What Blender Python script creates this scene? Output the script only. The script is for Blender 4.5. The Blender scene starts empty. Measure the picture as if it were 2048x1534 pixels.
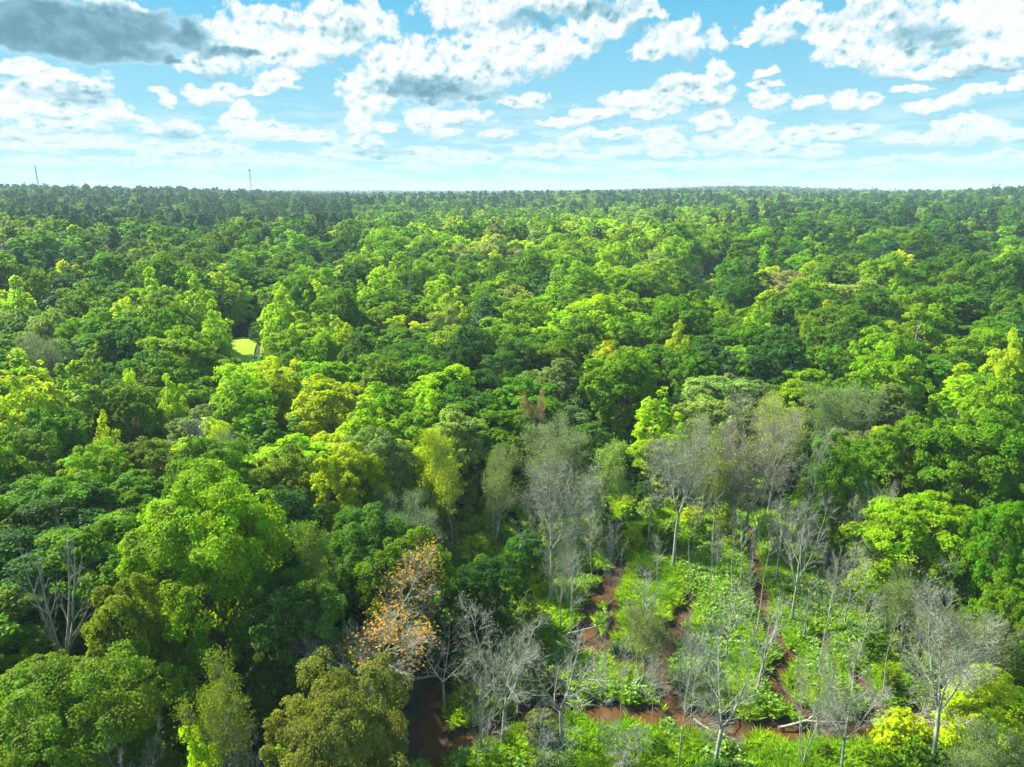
import bpy, math, random
import numpy as np
from mathutils import Vector
R = math.radians
random.seed(7)
SC = bpy.context.scene
COL = SC.collection

# ------------------------------------------------------------------ camera, light, exposure
CAM_H, PITCH, FPX = 40.0, R(15.35), 1384.0
cam_d = bpy.data.cameras.new('camera'); cam = bpy.data.objects.new('camera', cam_d); COL.objects.link(cam)
cam.location = (0, 0, CAM_H); cam.rotation_euler = (R(90) - PITCH, 0, 0)
cam_d.sensor_width = 36; cam_d.lens = FPX / 2048 * 36; cam_d.clip_start = 0.5; cam_d.clip_end = 40000
SC.camera = cam
SUN_EL, SUN_AZ = R(44), R(-66)              # azimuth from +Y (the view), negative = towards the left
EXPOSURE = 1.66
sun_d = bpy.data.lights.new('sun', 'SUN'); sun = bpy.data.objects.new('sun', sun_d); COL.objects.link(sun)
sun_d.energy = 5.0; sun_d.angle = R(0.6); sun_d.color = (1.0, 0.91, 0.72)
sdir = Vector((math.sin(SUN_AZ) * math.cos(SUN_EL), math.cos(SUN_AZ) * math.cos(SUN_EL), math.sin(SUN_EL)))
sun.rotation_euler = sdir.to_track_quat('Z', 'Y').to_euler(); sun.location = (0, 0, 300)
SC.view_settings.view_transform = 'Standard'; SC.view_settings.look = 'None'
SC.view_settings.exposure = EXPOSURE; SC.view_settings.gamma = 1.0
SC.render.engine = 'CYCLES'
cy = SC.cycles
cy.max_bounces = 5; cy.diffuse_bounces = 3; cy.glossy_bounces = 1; cy.transmission_bounces = 2
cy.transparent_max_bounces = 4; cy.volume_bounces = 0; cy.caustics_reflective = False; cy.caustics_refractive = False
cy.use_denoising = True; cy.denoising_input_passes = 'RGB_ALBEDO_NORMAL'; cy.denoising_prefilter = 'NONE'; cy.sample_clamp_indirect = 4.0

def ray(px, py):
    dx, dy = (px - 1024) / FPX, -(py - 767) / FPX
    return np.array([dx, math.cos(PITCH) + dy * math.sin(PITCH), -math.sin(PITCH) + dy * math.cos(PITCH)])
def at(px, py, z=0.0):                       # the point at height z seen in that direction from the drone
    d = ray(px, py); t = (z - CAM_H) / d[2]
    return np.array([0, 0, CAM_H]) + d * t
def azel(px, py):
    d = ray(px, py); d = d / np.linalg.norm(d)
    return math.degrees(math.atan2(d[0], d[1])), math.degrees(math.asin(d[2]))
def topx(p):                                 # projection, used only for culling what the lens cannot reach and for wording labels
    x, y, z = p[0], p[1], p[2] - CAM_H
    dep = y * math.cos(PITCH) - z * math.sin(PITCH); up = y * math.sin(PITCH) + z * math.cos(PITCH)
    return 1024 + FPX * x / dep, 767 - FPX * up / dep, dep

# ------------------------------------------------------------------ node helper
class G:
    def __init__(s, tree): s.t = tree; s.n = tree.nodes; s.l = tree.links
    def node(s, typ, **kw):
        n = s.n.new(typ)
        for k, v in kw.items(): setattr(n, k, v)
        return n
    def put(s, sock, v):
        if v is None: return
        if isinstance(v, bpy.types.NodeSocket): s.l.new(v, sock)
        else: sock.default_value = v
    def m(s, op, a, b=None, c=None, clamp=False):
        n = s.node('ShaderNodeMath', operation=op, use_clamp=clamp)
        for i, v in enumerate((a, b, c)): s.put(n.inputs[i], v)
        return n.outputs[0]
    def v(s, op, a, b=None):
        n = s.node('ShaderNodeVectorMath', operation=op)
        s.put(n.inputs[0], a); s.put(n.inputs[1], b)
        return n.outputs['Value'] if op in ('LENGTH', 'DOT_PRODUCT', 'DISTANCE') else n.outputs[0]
    def mix(s, f, a, b, blend='MIX'):
        n = s.node('ShaderNodeMix', data_type='RGBA', blend_type=blend)
        s.put(n.inputs[0], f); s.put(n.inputs[6], a); s.put(n.inputs[7], b)
        return n.outputs[2]
    def ramp(s, x, a, b, lo=0.0, hi=1.0, smooth=True):
        n = s.node('ShaderNodeMapRange', interpolation_type='SMOOTHSTEP' if smooth else 'LINEAR')
        for i, v in enumerate((x, a, b, lo, hi)): s.put(n.inputs[i], v)
        return n.outputs[0]
    def noise(s, vec, scale, detail=3.0, rough=0.5, out='Fac', dist=0.0):
        n = s.node('ShaderNodeTexNoise'); s.put(n.inputs['Vector'], vec)
        n.inputs['Scale'].default_value = scale; n.inputs['Detail'].default_value = detail
        n.inputs['Roughness'].default_value = rough; n.inputs['Distortion'].default_value = dist
        return n.outputs[out]
    def xyz(s, x, y, z=0.0):
        n = s.node('ShaderNodeCombineXYZ')
        for i, v in enumerate((x, y, z)): s.put(n.inputs[i], v)
        return n.outputs[0]

# ------------------------------------------------------------------ sky with cumulus
world = bpy.data.worlds.new('World'); SC.world = world; world.use_nodes = True
world.node_tree.nodes.clear(); g = G(world.node_tree)
sky = g.node('ShaderNodeTexSky', sky_type='NISHITA'); sky.sun_disc = False
sky.sun_elevation = SUN_EL; sky.sun_rotation = SUN_AZ; sky.altitude = 50; sky.air_density = 1.0; sky.dust_density = 0.6; sky.ozone_density = 1.5
tc = g.node('ShaderNodeTexCoord'); sep = g.node('ShaderNodeSeparateXYZ'); g.put(sep.inputs[0], tc.outputs['Generated'])
az = g.m('MULTIPLY', g.m('ARCTAN2', sep.outputs[0], sep.outputs[1]), 57.2958)
el = g.m('MULTIPLY', g.m('ARCSINE', sep.outputs[2]), 57.2958)
P = g.xyz(az, el)                            # degrees
# noise coordinates: clouds get smaller and flatter towards the horizon
lel = g.m('MULTIPLY', g.m('LOGARITHM', g.m('ADD', g.m('MAXIMUM', el, 0.0), 3.0), 2.718), 9.0)
Q = g.xyz(g.m('MULTIPLY', az, 0.62), lel)
WHITE = [(230,16,66,22),(500,84,110,48),(420,122,66,30),(590,30,130,22),(560,110,100,36),(680,48,110,50),(640,86,110,30),(556,158,44,22),(524,176,38,12),(428,190,56,20),(472,178,30,10),
 (800,128,80,50),(740,182,56,50),(960,120,100,60),(880,170,110,42),(1000,100,110,60),(1085,105,74,40),(720,240,26,40),(900,12,50,26),(940,34,86,30),(1080,8,180,24),(1190,52,80,34),(1150,92,50,22),(1255,26,80,24),
 (1360,84,76,38),(1300,100,36,22),(1500,80,34,14),(1550,60,44,34),(1590,30,52,28),(1680,75,76,46),(1760,40,100,60),(1800,100,100,44),(1700,110,60,24),(1960,40,90,50),(1990,90,90,52),(1880,136,120,14),(1790,132,40,14),(2040,20,60,60),
 (1130,241,62,8),(1200,224,60,15),(1260,205,60,22),(1330,190,56,32),(1385,170,46,26),(1435,150,34,24),(1410,188,54,18),(1300,222,66,14),(1180,268,66,14),(1230,262,50,10),
 (1530,200,38,15),(1536,142,26,13),(1530,172,34,9),(1620,204,30,13),(1690,200,34,20),(1740,200,30,12),(1860,212,70,14),(1900,196,50,14),(1970,176,46,11),(1820,172,44,8),(2040,168,34,18),
 (100,168,76,36),(60,212,100,40),(170,178,60,34),(210,222,54,24),(30,130,66,16),(120,240,110,28),(318,186,18,8),(334,200,16,12),(285,236,16,7),
 (60,286,110,26),(170,284,90,18),(300,262,30,14),(370,254,38,16),(400,272,26,8),(480,236,36,30),(486,214,18,12),(510,262,60,24),(560,268,50,14),(630,272,46,14),(340,300,70,20),(420,300,70,18),
 (720,290,52,22),(700,310,66,14),(770,254,28,11),(850,238,40,28),(890,262,40,14),(990,268,34,12),(1040,200,50,14),(920,230,60,14),(860,310,70,18),(780,312,60,12),
 (1440,238,40,24),(1500,262,36,26),(1470,286,80,24),(1410,250,26,18),(1330,284,40,26),(1300,262,14,12),(1340,306,50,12),(1600,270,40,20),(1670,268,40,16),(1720,262,34,12),(1640,300,44,18),(1540,300,60,16),
 (1810,278,52,11),(1890,262,36,24),(1930,240,36,15),(1965,262,50,22),(2030,268,36,20),(1900,284,80,8),(1090,304,70,12),(1140,290,24,16),(1240,300,40,12),(1180,312,60,8),(90,326,80,12),(200,322,50,11),(290,326,50,14),(400,330,60,12),(470,316,40,16),(560,322,60,10),(640,330,60,10),(820,334,60,9),(900,326,40,12),(960,318,44,14),(1040,332,50,9),(1120,338,50,7),(1290,332,60,9),(1420,330,70,10),(1520,326,50,12),(1620,334,60,8),(1750,322,40,10),(1850,316,46,9),(1940,320,50,9),(2020,310,40,10),(1290,190,20,8)]
GREY = [(130,40,260,44,1.0),(60,70,160,36,1.0),(180,92,160,40,1.0),(380,70,50,34,0.85),(345,118,24,10,0.8),(452,106,80,16,.62),(700,64,60,18,.4),(860,178,120,28,.72),(960,190,70,14,.55),(1000,140,50,12,.3),
 (1060,40,80,22,.42),(1180,18,110,24,.5),(1300,62,60,10,.18),(160,190,80,26,.42),(60,186,40,14,.3),(110,236,60,8,.35),(360,272,46,14,.5),(30,276,50,7,.35),(740,300,60,16,.42),(780,306,50,14,.4),(420,312,90,12,.3),
 (1840,70,90,30,.5),(1760,30,120,40,.22),(1890,92,60,16,.45),(1960,146,110,10,.5),(1340,176,60,10,.28),(1500,160,60,8,.2),(1380,200,60,6,.3),(1350,96,60,10,.14),(1180,276,60,5,.25),(1280,216,80,5,.3),
 (1460,300,90,10,.22),(1930,288,90,8,.3),(990,278,40,8,.35),(640,284,50,6,.25)]
def puffs(vec, scale, detail, rough):      # rounded billows: fractal inverted cell distance
    n = g.node('ShaderNodeTexVoronoi', feature='F1', voronoi_dimensions='2D'); g.put(n.inputs['Vector'], vec)
    n.inputs['Scale'].default_value = scale; n.inputs['Detail'].default_value = detail; n.inputs['Roughness'].default_value = rough
    n.inputs['Lacunarity'].default_value = 2.3; n.normalize = True
    return g.m('SUBTRACT', 1.0, n.outputs['Distance'])
def scaled(v, k):
    n = g.node('ShaderNodeVectorMath', operation='SCALE'); g.put(n.inputs[0], v); g.put(n.inputs[3], k); return n.outputs[0]
K = 1.0 / 2 ** EXPOSURE
horiz = (.44 * K, .74 * K, .83 * K, 1)
def clear_air():
    c = g.mix(1.0, sky.outputs[0], (0.60 * .06, 1.16 * .06, 1.26 * .06, 1), 'MULTIPLY')
    a = g.mix(g.ramp(el, 15, 1.0, 0.0, 1.0, smooth=False), (.09 * K, .52 * K, .82 * K, 1), (.42 * K, .76 * K, .86 * K, 1))
    c = g.mix(g.ramp(el, 11.0, -0.5, 0.0, 0.8, smooth=False), c, horiz)
    return g.mix(0.93, c, a)
def background(col):
    b = g.node('ShaderNodeBackground'); g.put(b.inputs[0], col); return b.outputs[0]
def mix_shader(f, a, b):
    m = g.node('ShaderNodeMixShader'); g.put(m.inputs[0], f); g.put(m.inputs[1], a); g.put(m.inputs[2], b); return m.outputs[0]
# all round and overhead: the same air with plain broken cloud
far_n = g.noise(g.v('DIVIDE', tc.outputs['Generated'], g.xyz(g.m('ADD', g.m('ABSOLUTE', sep.outputs[2]), .15), g.m('ADD', g.m('ABSOLUTE', sep.outputs[2]), .15), 1.0)), 1.3, 3, .6)
around = background(g.mix(g.m('MULTIPLY', g.ramp(far_n, .47, .60), .7), g.mix(1.0, sky.outputs[0], (.8 * .10, 1.05 * .10, 1.15 * .10, 1), 'MULTIPLY'), (.66 * K, .72 * K, .75 * K, 1)))
# ahead of the drone: the clouds one can tell apart
warp = g.v('SUBTRACT', g.noise(Q, 0.9, 3, 0.55, 'Color'), (0.5, 0.5, 0.5))
PW = g.v('ADD', P, scaled(warp, g.ramp(el, 0.0, 14.0, 0.8, 2.4, smooth=False)))
PU = g.v('ADD', PW, g.xyz(-0.25, g.ramp(el, 1.0, 14.0, 0.35, 1.1, smooth=False)))
QW = g.v('ADD', Q, scaled(g.v('SUBTRACT', g.noise(Q, 1.7, 3, 0.6, 'Color'), (0.5, 0.5, 0.5)), 0.45))
bill = puffs(QW, 1.35, 3.0, 0.55)
bill1 = puffs(QW, 1.35, 1.0, 0.5); bill2 = puffs(g.v('ADD', QW, (-0.09, 0.16, 0)), 1.35, 1.0, 0.5)    # a step towards the sun
soft = g.noise(Q, 1.2, 6, 0.58)
rough_ = g.m('ADD', g.m('MULTIPLY', g.m('SUBTRACT', bill, 0.60), 2.0), g.m('MULTIPLY', g.m('SUBTRACT', soft, 0.49), 2.8))
relief = g.m('MULTIPLY', g.m('SUBTRACT', bill1, bill2), 2.1)
bandn = g.noise(g.v('MULTIPLY', P, (0.13, 0.8, 1)), 1.6, 6, 0.62)
low = g.m('MULTIPLY', g.ramp(el, -0.2, 1.0), g.ramp(el, 8.0, 3.5))
base_air = g.mix(g.m('MULTIPLY', g.m('MULTIPLY', low, g.ramp(bandn, 0.45, 0.58)), 0.45), clear_air(), (.90 * K, .96 * K, .98 * K, 1))
speckle = g.ramp(soft, 0.46, 0.68, -0.04, 0.34); patchy = g.ramp(soft, 0.68, 0.40, 0.75, 1.0); undern = g.ramp(soft, 0.36, 0.62, 1.1, 0.6)
softc = g.m('SUBTRACT', soft, 0.5); lowfade = g.ramp(el, 6.0, 0.5, 0.0, 0.50); lowmask = g.ramp(el, 0.3, 2.5, 0.5, 1.0)
def ell(b):
    cx, cy_ = azel(b[0], b[1]); return cx, cy_, max(azel(b[0] + b[2], b[1])[0] - cx, .05), max(azel(b[0], b[1] - b[3])[1] - cy_, .05)
def blob_field(blobs, point, grow, lo, hi, sm=.25):
    f = None
    for b in blobs:
        cx, cy_, ex, ey = ell(b)
        if cx + ex + 2.4 < lo or cx - ex - 2.4 > hi: continue
        n = g.node('ShaderNodeVectorMath', operation='MULTIPLY_ADD'); g.put(n.inputs[0], point); kx, ky = grow / ex, grow / ey
        n.inputs[1].default_value = (kx, ky, 0); n.inputs[2].default_value = (-cx * kx, -cy_ * ky, 0)
        d = g.v('DOT_PRODUCT', n.outputs[0], n.outputs[0])
        if len(b) > 4: d = g.m('MULTIPLY', g.m('SUBTRACT', 1.0, d, clamp=True), b[4])
        f = d if f is None else g.m('SMOOTH_MAX' if len(b) > 4 else 'SMOOTH_MIN', f, d, sm)
    return f if f is not None else g.m('ADD', 0.0, 0.0)
def tile(lo, hi):
    FW = g.m('MAXIMUM', g.m('SUBTRACT', 1.0, blob_field(WHITE, PW, .86, lo, hi)), -1.5); FU = g.m('MAXIMUM', g.m('SUBTRACT', 1.0, blob_field(WHITE, PU, .86, lo, hi)), -1.5)
    F = g.m('ADD', g.m('SUBTRACT', FW, 0.20), rough_); under = g.m('MULTIPLY', g.ramp(g.m('SUBTRACT', g.m('ADD', FU, g.m('MULTIPLY', softc, .8)), FW), 0.0, 1.0, smooth=False), 0.95)
    GF0 = blob_field(GREY, PW, .82, lo, hi, .15); GF = g.m('ADD', GF0, g.m('MULTIPLY', softc, g.ramp(GF0, 0.0, 0.3, 0.0, 1.1)))
    skymask = g.m('MAXIMUM', g.ramp(F, -0.10, 0.60), g.ramp(GF, 0.12, 0.5)); thick = g.ramp(F, 0.2, 1.8)
    gr = g.m('ADD', g.m('MAXIMUM', g.m('MULTIPLY', g.ramp(GF, 0.0, 0.68, smooth=False), patchy), g.m('MULTIPLY', under, undern)), g.m('MULTIPLY', thick, g.m('SUBTRACT', speckle, relief)), clamp=True)
    cr = g.node('ShaderNodeValToRGB'); g.put(cr.inputs[0], gr); e = cr.color_ramp.elements
    e[0].position = 0; e[0].color = (1.04 * K, 1.06 * K, 1.06 * K, 1); e[1].position = 1.0; e[1].color = (.13 * K, .31 * K, .42 * K, 1)
    for p_, c_ in ((.10, (1.0, 1.03, 1.03)), (.35, (.64, .83, .89)), (.68, (.27, .52, .63))):
        x = e.new(p_); x.color = (c_[0] * K, c_[1] * K, c_[2] * K, 1)
    return background(g.mix(g.m('MULTIPLY', skymask, lowmask), base_air, g.mix(lowfade, cr.outputs[0], horiz)))
bounds = [-44, -26, -13, 0, 13, 26, 44]
def tree_of(i, j):                           # binary choice by azimuth, so each ray evaluates one tile only
    if j - i == 1: return tile(bounds[i], bounds[j])
    m = (i + j) // 2; return mix_shader(g.m('GREATER_THAN', az, bounds[m]), tree_of(i, m), tree_of(m, j))
front = tree_of(0, len(bounds) - 1)
inview = g.m('MULTIPLY', g.m('MULTIPLY', g.m('LESS_THAN', g.m('ABSOLUTE', az), 44.0), g.m('LESS_THAN', el, 17.5)), g.m('GREATER_THAN', el, -2.0))
wo = g.node('ShaderNodeOutputWorld'); g.put(wo.inputs[0], mix_shader(inview, around, front))
world.cycles.sampling_method = 'MANUAL'; world.cycles.sample_map_resolution = 256

# ------------------------------------------------------------------ materials
def mat(name):
    m = bpy.data.materials.new(name); m.use_nodes = True; m.node_tree.nodes.clear(); return m, G(m.node_tree)
def finish(gg, shader):
    o = gg.node('ShaderNodeOutputMaterial'); gg.put(o.inputs[0], shader)
def principled(gg, col, rough=0.8, spec=0.3):
    p = gg.node('ShaderNodeBsdfPrincipled'); gg.put(p.inputs['Base Color'], col); gg.put(p.inputs['Roughness'], rough)
    p.inputs['Specular IOR Level'].default_value = spec; return p
def leaf_material(name, transl=0.48, own=None, rough=0.55, spec=0.15):
    m, gg = mat(name)
    if own is None:
        a = gg.node('ShaderNodeAttribute', attribute_type='INSTANCER', attribute_name='tint'); base = a.outputs['Color']
    else: base = own
    v = gg.node('ShaderNodeAttribute', attribute_type='GEOMETRY', attribute_name='leafvar')
    h = gg.node('ShaderNodeHueSaturation'); gg.put(h.inputs['Color'], base)
    gg.put(h.inputs['Hue'], gg.m('ADD', gg.m('MULTIPLY', gg.noise(gg.node('ShaderNodeTexCoord').outputs['Object'], .25, 1.0), .040), gg.m('ADD', .464, gg.m('MULTIPLY', v.outputs['Fac'], 0.030))))
    h.inputs['Saturation'].default_value = 1.06; h.inputs['Value'].default_value = 1
    gg.put(h.inputs['Value'], gg.m('MULTIPLY', gg.m('ADD', 1.05, gg.m('MULTIPLY', v.outputs['Fac'], 0.52)), gg.ramp(gg.noise(gg.node('ShaderNodeTexCoord').outputs['Object'], .33, 1.0), .35, .65, .82, 1.20, smooth=False)))
    p = principled(gg, h.outputs[0], rough, spec)
    tr = gg.node('ShaderNodeBsdfTranslucent'); gg.put(tr.inputs[0], gg.mix(1.0, h.outputs[0], (1.5, 1.35, 0.35, 1), 'MULTIPLY'))
    mx = gg.node('ShaderNodeMixShader'); mx.inputs[0].default_value = transl
    gg.put(mx.inputs[1], p.outputs[0]); gg.put(mx.inputs[2], tr.outputs[0]); finish(gg, mx.outputs[0]); return m
M_LEAF = leaf_material('leaves')
M_NEEDLE = leaf_material('needles', 0.2)
def bark_material(name, a, b):
    m, gg = mat(name); t = gg.node('ShaderNodeTexCoord')
    n = gg.noise(gg.v('MULTIPLY', t.outputs['Object'], (3, 3, 0.8)), 2.0, 5, 0.6)
    finish(gg, principled(gg, gg.mix(gg.ramp(n, .35, .65), a + (1,), b + (1,)), 0.85, 0.2).outputs[0]); return m
M_BARK = bark_material('bark', (.11, .09, .065), (.21, .19, .15))
M_DEAD = bark_material('weathered_wood', (.165, .180, .140), (.33, .355, .29))
M_BROWNWOOD = bark_material('brown_wood', (.15, .148, .110), (.29, .285, .230))

# ------------------------------------------------------------------ ground plan (metres)
def poly_px(pts): return np.array([at(*p)[:2] for p in pts])
WET = poly_px([(800,1620),(850,1500),(905,1370),(890,1260),(850,1200),(830,1120),(880,1060),(960,1010),(1080,985),(1250,978),(1420,1000),(1560,1040),(1660,1075),(1710,1130),(1750,1210),(1810,1300),(1860,1400),(1880,1620)])
def inside(poly, x, y):
    c = np.zeros(np.shape(x), bool); n = len(poly); j = n - 1
    for i in range(n):
        xi, yi = poly[i]; xj, yj = poly[j]
        k = ((yi > y) != (yj > y)) & (x < (xj - xi) * (y - yi) / (yj - yi + 1e-12) + xi)
        c ^= k; j = i
    return c
CH = [([(1015,1020),(1040,1062),(1058,1105),(1085,1140),(1140,1160),(1190,1150),(1232,1150)], 0.9),
 ([(1238,1120),(1232,1152),(1195,1195),(1180,1225),(1172,1262),(1158,1285),(1200,1305)], 1.7),
 ([(1222,1175),(1226,1222),(1222,1262),(1200,1300)], 1.0),
 ([(1380,1205),(1362,1235),(1350,1262),(1322,1300),(1312,1340),(1335,1385),(1350,1425),(1400,1445),(1461,1466)], 1.7),
 ([(1200,1305),(1240,1320),(1300,1330),(1330,1380)], 1.2),
 ([(1085,1415),(1120,1418),(1190,1425),(1227,1427),(1290,1432),(1370,1440),(1461,1462),(1536,1456),(1590,1466),(1656,1462),(1724,1458),(1809,1444),(1885,1432)], 1.9),
 ([(1495,1060),(1500,1100),(1512,1147),(1520,1198),(1529,1253),(1558,1290),(1584,1318),(1562,1340),(1540,1362),(1562,1394),(1600,1425),(1650,1455)], 1.15),
 ([(1640,1270),(1650,1300)], 0.8),
 ([(1715,1360),(1740,1400),(1778,1440)], 1.1),
 ([(930,1175),(945,1210),(930,1260),(890,1330),(870,1400),(860,1480),(880,1560)], 1.7),
 ([(1215,1010),(1218,1040)], 0.7), ([(1090,1415),(1040,1440),(960,1470),(880,1500)], 1.8)]
CHW = [(poly_px(p), w * .43) for p, w in CH]
def chan(x, y):                              # how far outside the nearest water (negative = in it)
    best = np.full(np.shape(x), 1e9)
    for pts, w in CHW:
        for (ax, ay), (bx, by) in zip(pts[:-1], pts[1:]):
            dx, dy = bx - ax, by - ay
            t = np.clip(((x - ax) * dx + (y - ay) * dy) / (dx * dx + dy * dy + 1e-9), 0, 1)
            best = np.minimum(best, np.hypot(x - ax - t * dx, y - ay - t * dy) - w * (1 + 0.62 * np.sin(ax * 3 + ay + 6 * t)))
    return best
def vnoise(x, y, seed=0):                    # smooth value noise, 0..1
    x = np.asarray(x, float); y = np.asarray(y, float)
    xi, yi = np.floor(x), np.floor(y); fx, fy = x - xi, y - yi; fx = fx * fx * (3 - 2 * fx); fy = fy * fy * (3 - 2 * fy)
    def h(a, b):
        v = np.sin(a * 127.1 + b * 311.7 + seed * 74.7) * 43758.5453; return v - np.floor(v)
    return (h(xi, yi) * (1 - fx) + h(xi + 1, yi) * fx) * (1 - fy) + (h(xi, yi + 1) * (1 - fx) + h(xi + 1, yi + 1) * fx) * fy
def fbm(x, y, seed=0, o=3): return sum(vnoise(x * 2 ** i, y * 2 ** i, seed + i) * 0.5 ** (i + 1) for i in range(o)) / (1 - 0.5 ** o)
def sstep(a, b, x): t = np.clip((x - a) / (b - a), 0, 1); return t * t * (3 - 2 * t)
LAWN = at(484, 676, 5.5)[:2]
def hills(x, y):
    d = np.hypot(x, y); a = np.degrees(np.arctan2(x, np.maximum(y, 1)))
    h = 3 * sstep(160, 420, d) + 13.5 * sstep(350, 1300, d) - 5 * sstep(1300, 2000, d) + 14 * sstep(2000, 4200, d)
    h = h + 12.0 * (fbm(x / 260, y / 260, 3) - .5) * sstep(220, 600, d) + 13.0 * (fbm(x / 600, y / 600, 9) - .5) * sstep(900, 1600, d)
    h = h + 21 * np.exp(-((a - 17) / 8.5) ** 2) * sstep(1350, 2100, d) + 10 * np.exp(-((a - 37) / 6.0) ** 2) * sstep(500, 1100, d)
    h = h + 8 * np.exp(-((a + 37) / 14.0) ** 2) * sstep(260, 760, d)
    h = h + 4.0 * np.exp(-(((x - LAWN[0]) / 16) ** 2 + ((y - LAWN[1]) / 22) ** 2))
    return h
def near_relief(x, y):
    c = chan(x, y)
    m = np.where(c < 0, -0.16 - 0.5 * np.clip(-c, 0, 1), -0.16 + 0.42 * sstep(0, 0.9, c))
    return m + sstep(0.2, 2.0, c) * (0.85 * fbm(x / 2.6, y / 2.6, 11) + 0.25 * vnoise(x * 1.4, y * 1.4, 5) - 0.3)
def gz(x, y):
    x = np.asarray(x, float); y = np.asarray(y, float)
    nr = (np.hypot(x - 15, y - 60) < 90)
    return hills(x, y) + np.where(nr, near_relief(x, y), 0.0)

# ------------------------------------------------------------------ mesh builders
def mesh_np(name, verts, nper, smooth=False, var=None, mats=()):
    """verts (F*nper,3) unshared faces, or (verts, faces) with a faces array (F,k)"""
    me = bpy.data.meshes.new(name)
    if isinstance(verts, tuple): V, Fc = verts
    else: V = verts; Fc = np.arange(len(V)).reshape(-1, nper)
    V = np.ascontiguousarray(V, dtype=np.float32); Fc = np.ascontiguousarray(Fc, dtype=np.int32)
    k = Fc.shape[1]
    me.vertices.add(len(V)); me.vertices.foreach_set('co', V.ravel())
    me.loops.add(Fc.size); me.loops.foreach_set('vertex_index', Fc.ravel())
    me.polygons.add(len(Fc)); me.polygons.foreach_set('loop_start', np.arange(0, Fc.size, k, dtype=np.int32))
    if smooth: me.polygons.foreach_set('use_smooth', np.ones(len(Fc), bool))
    me.update(calc_edges=True)
    if var is not None:
        at_ = me.attributes.new('leafvar', 'FLOAT', 'FACE'); at_.data.foreach_set('value', np.ascontiguousarray(var, dtype=np.float32))
    for m in mats: me.materials.append(m)
    return me
def nrm(a): return a / np.maximum(np.linalg.norm(a, axis=-1, keepdims=True), 1e-9)
def leaves_mesh(name, C, N, L, W, var, rng, m):
    n = len(C); t = nrm(np.cross(N, rng.normal(size=(n, 3)))); b = np.cross(N, t)
    L = (L * rng.uniform(.7, 1.25, n))[:, None]; W = (W * rng.uniform(.7, 1.25, n))[:, None]
    V = np.stack([C - t * L / 2, C - b * W / 2 + N * W * .12 + t * L * .08, C + t * L / 2, C + b * W / 2 + N * W * .12 + t * L * .08], 1).reshape(-1, 3)
    return mesh_np(name, V, 4, var=var, mats=(m,))
def tubes(polys, sides_of):
    """polys: list of (pts (k,3), radii (k)); returns verts, quads"""
    groups = {}
    for pts, rad in polys: groups.setdefault((len(pts), sides_of(rad[0])), []).append((pts, rad))
    VV, FF, off = [], [], 0
    for (k, s), lst in groups.items():
        P_ = np.array([a for a, _ in lst]); R_ = np.array([b for _, b in lst]); m = len(lst)
        T = np.empty_like(P_); T[:, 1:-1] = P_[:, 2:] - P_[:, :-2]; T[:, 0] = P_[:, 1] - P_[:, 0]; T[:, -1] = P_[:, -1] - P_[:, -2]
        T = nrm(T); ref = np.where(np.abs(T[..., 2:3]) < .9, np.array([0, 0, 1.]), np.array([1., 0, 0]))
        U = nrm(np.cross(T, ref)); B = np.cross(T, U)
        an = np.arange(s) * 2 * np.pi / s
        ring = P_[:, :, None] + R_[:, :, None, None] * (U[:, :, None] * np.cos(an)[None, None, :, None] + B[:, :, None] * np.sin(an)[None, None, :, None])
        VV.append(ring.reshape(-1, 3))
        idx = off + np.arange(m * k * s).reshape(m, k, s); a = idx[:, :-1]; b = idx[:, 1:]
        FF.append(np.stack([a, np.roll(a, -1, 2), np.roll(b, -1, 2), b], -1).reshape(-1, 4)); off += m * k * s
    return np.concatenate(VV), np.concatenate(FF)
def tube_mesh(name, polys, m, sides=lambda r: 3 if r < .03 else 5 if r < .09 else 8):
    return mesh_np(name, tubes(polys, sides), 4, smooth=True, mats=(m,))
def path(p, d, L, n, wob, up, rng):
    pts = [np.array(p, float)]; d = np.array(d, float); d /= np.linalg.norm(d)
    for _ in range(n - 1):
        d = d + rng.normal(size=3) * wob; d[2] += up; d /= np.linalg.norm(d); pts.append(pts[-1] + d * L / (n - 1))
    return np.array(pts)
def tilt(d, ang, phi):
    d = d / np.linalg.norm(d); r = np.array([0, 0, 1.]) if abs(d[2]) < .9 else np.array([1., 0, 0])
    u = np.cross(d, r); u /= np.linalg.norm(u); v = np.cross(d, u)
    return d * math.cos(ang) + (u * math.cos(phi) + v * math.sin(phi)) * math.sin(ang)
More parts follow.
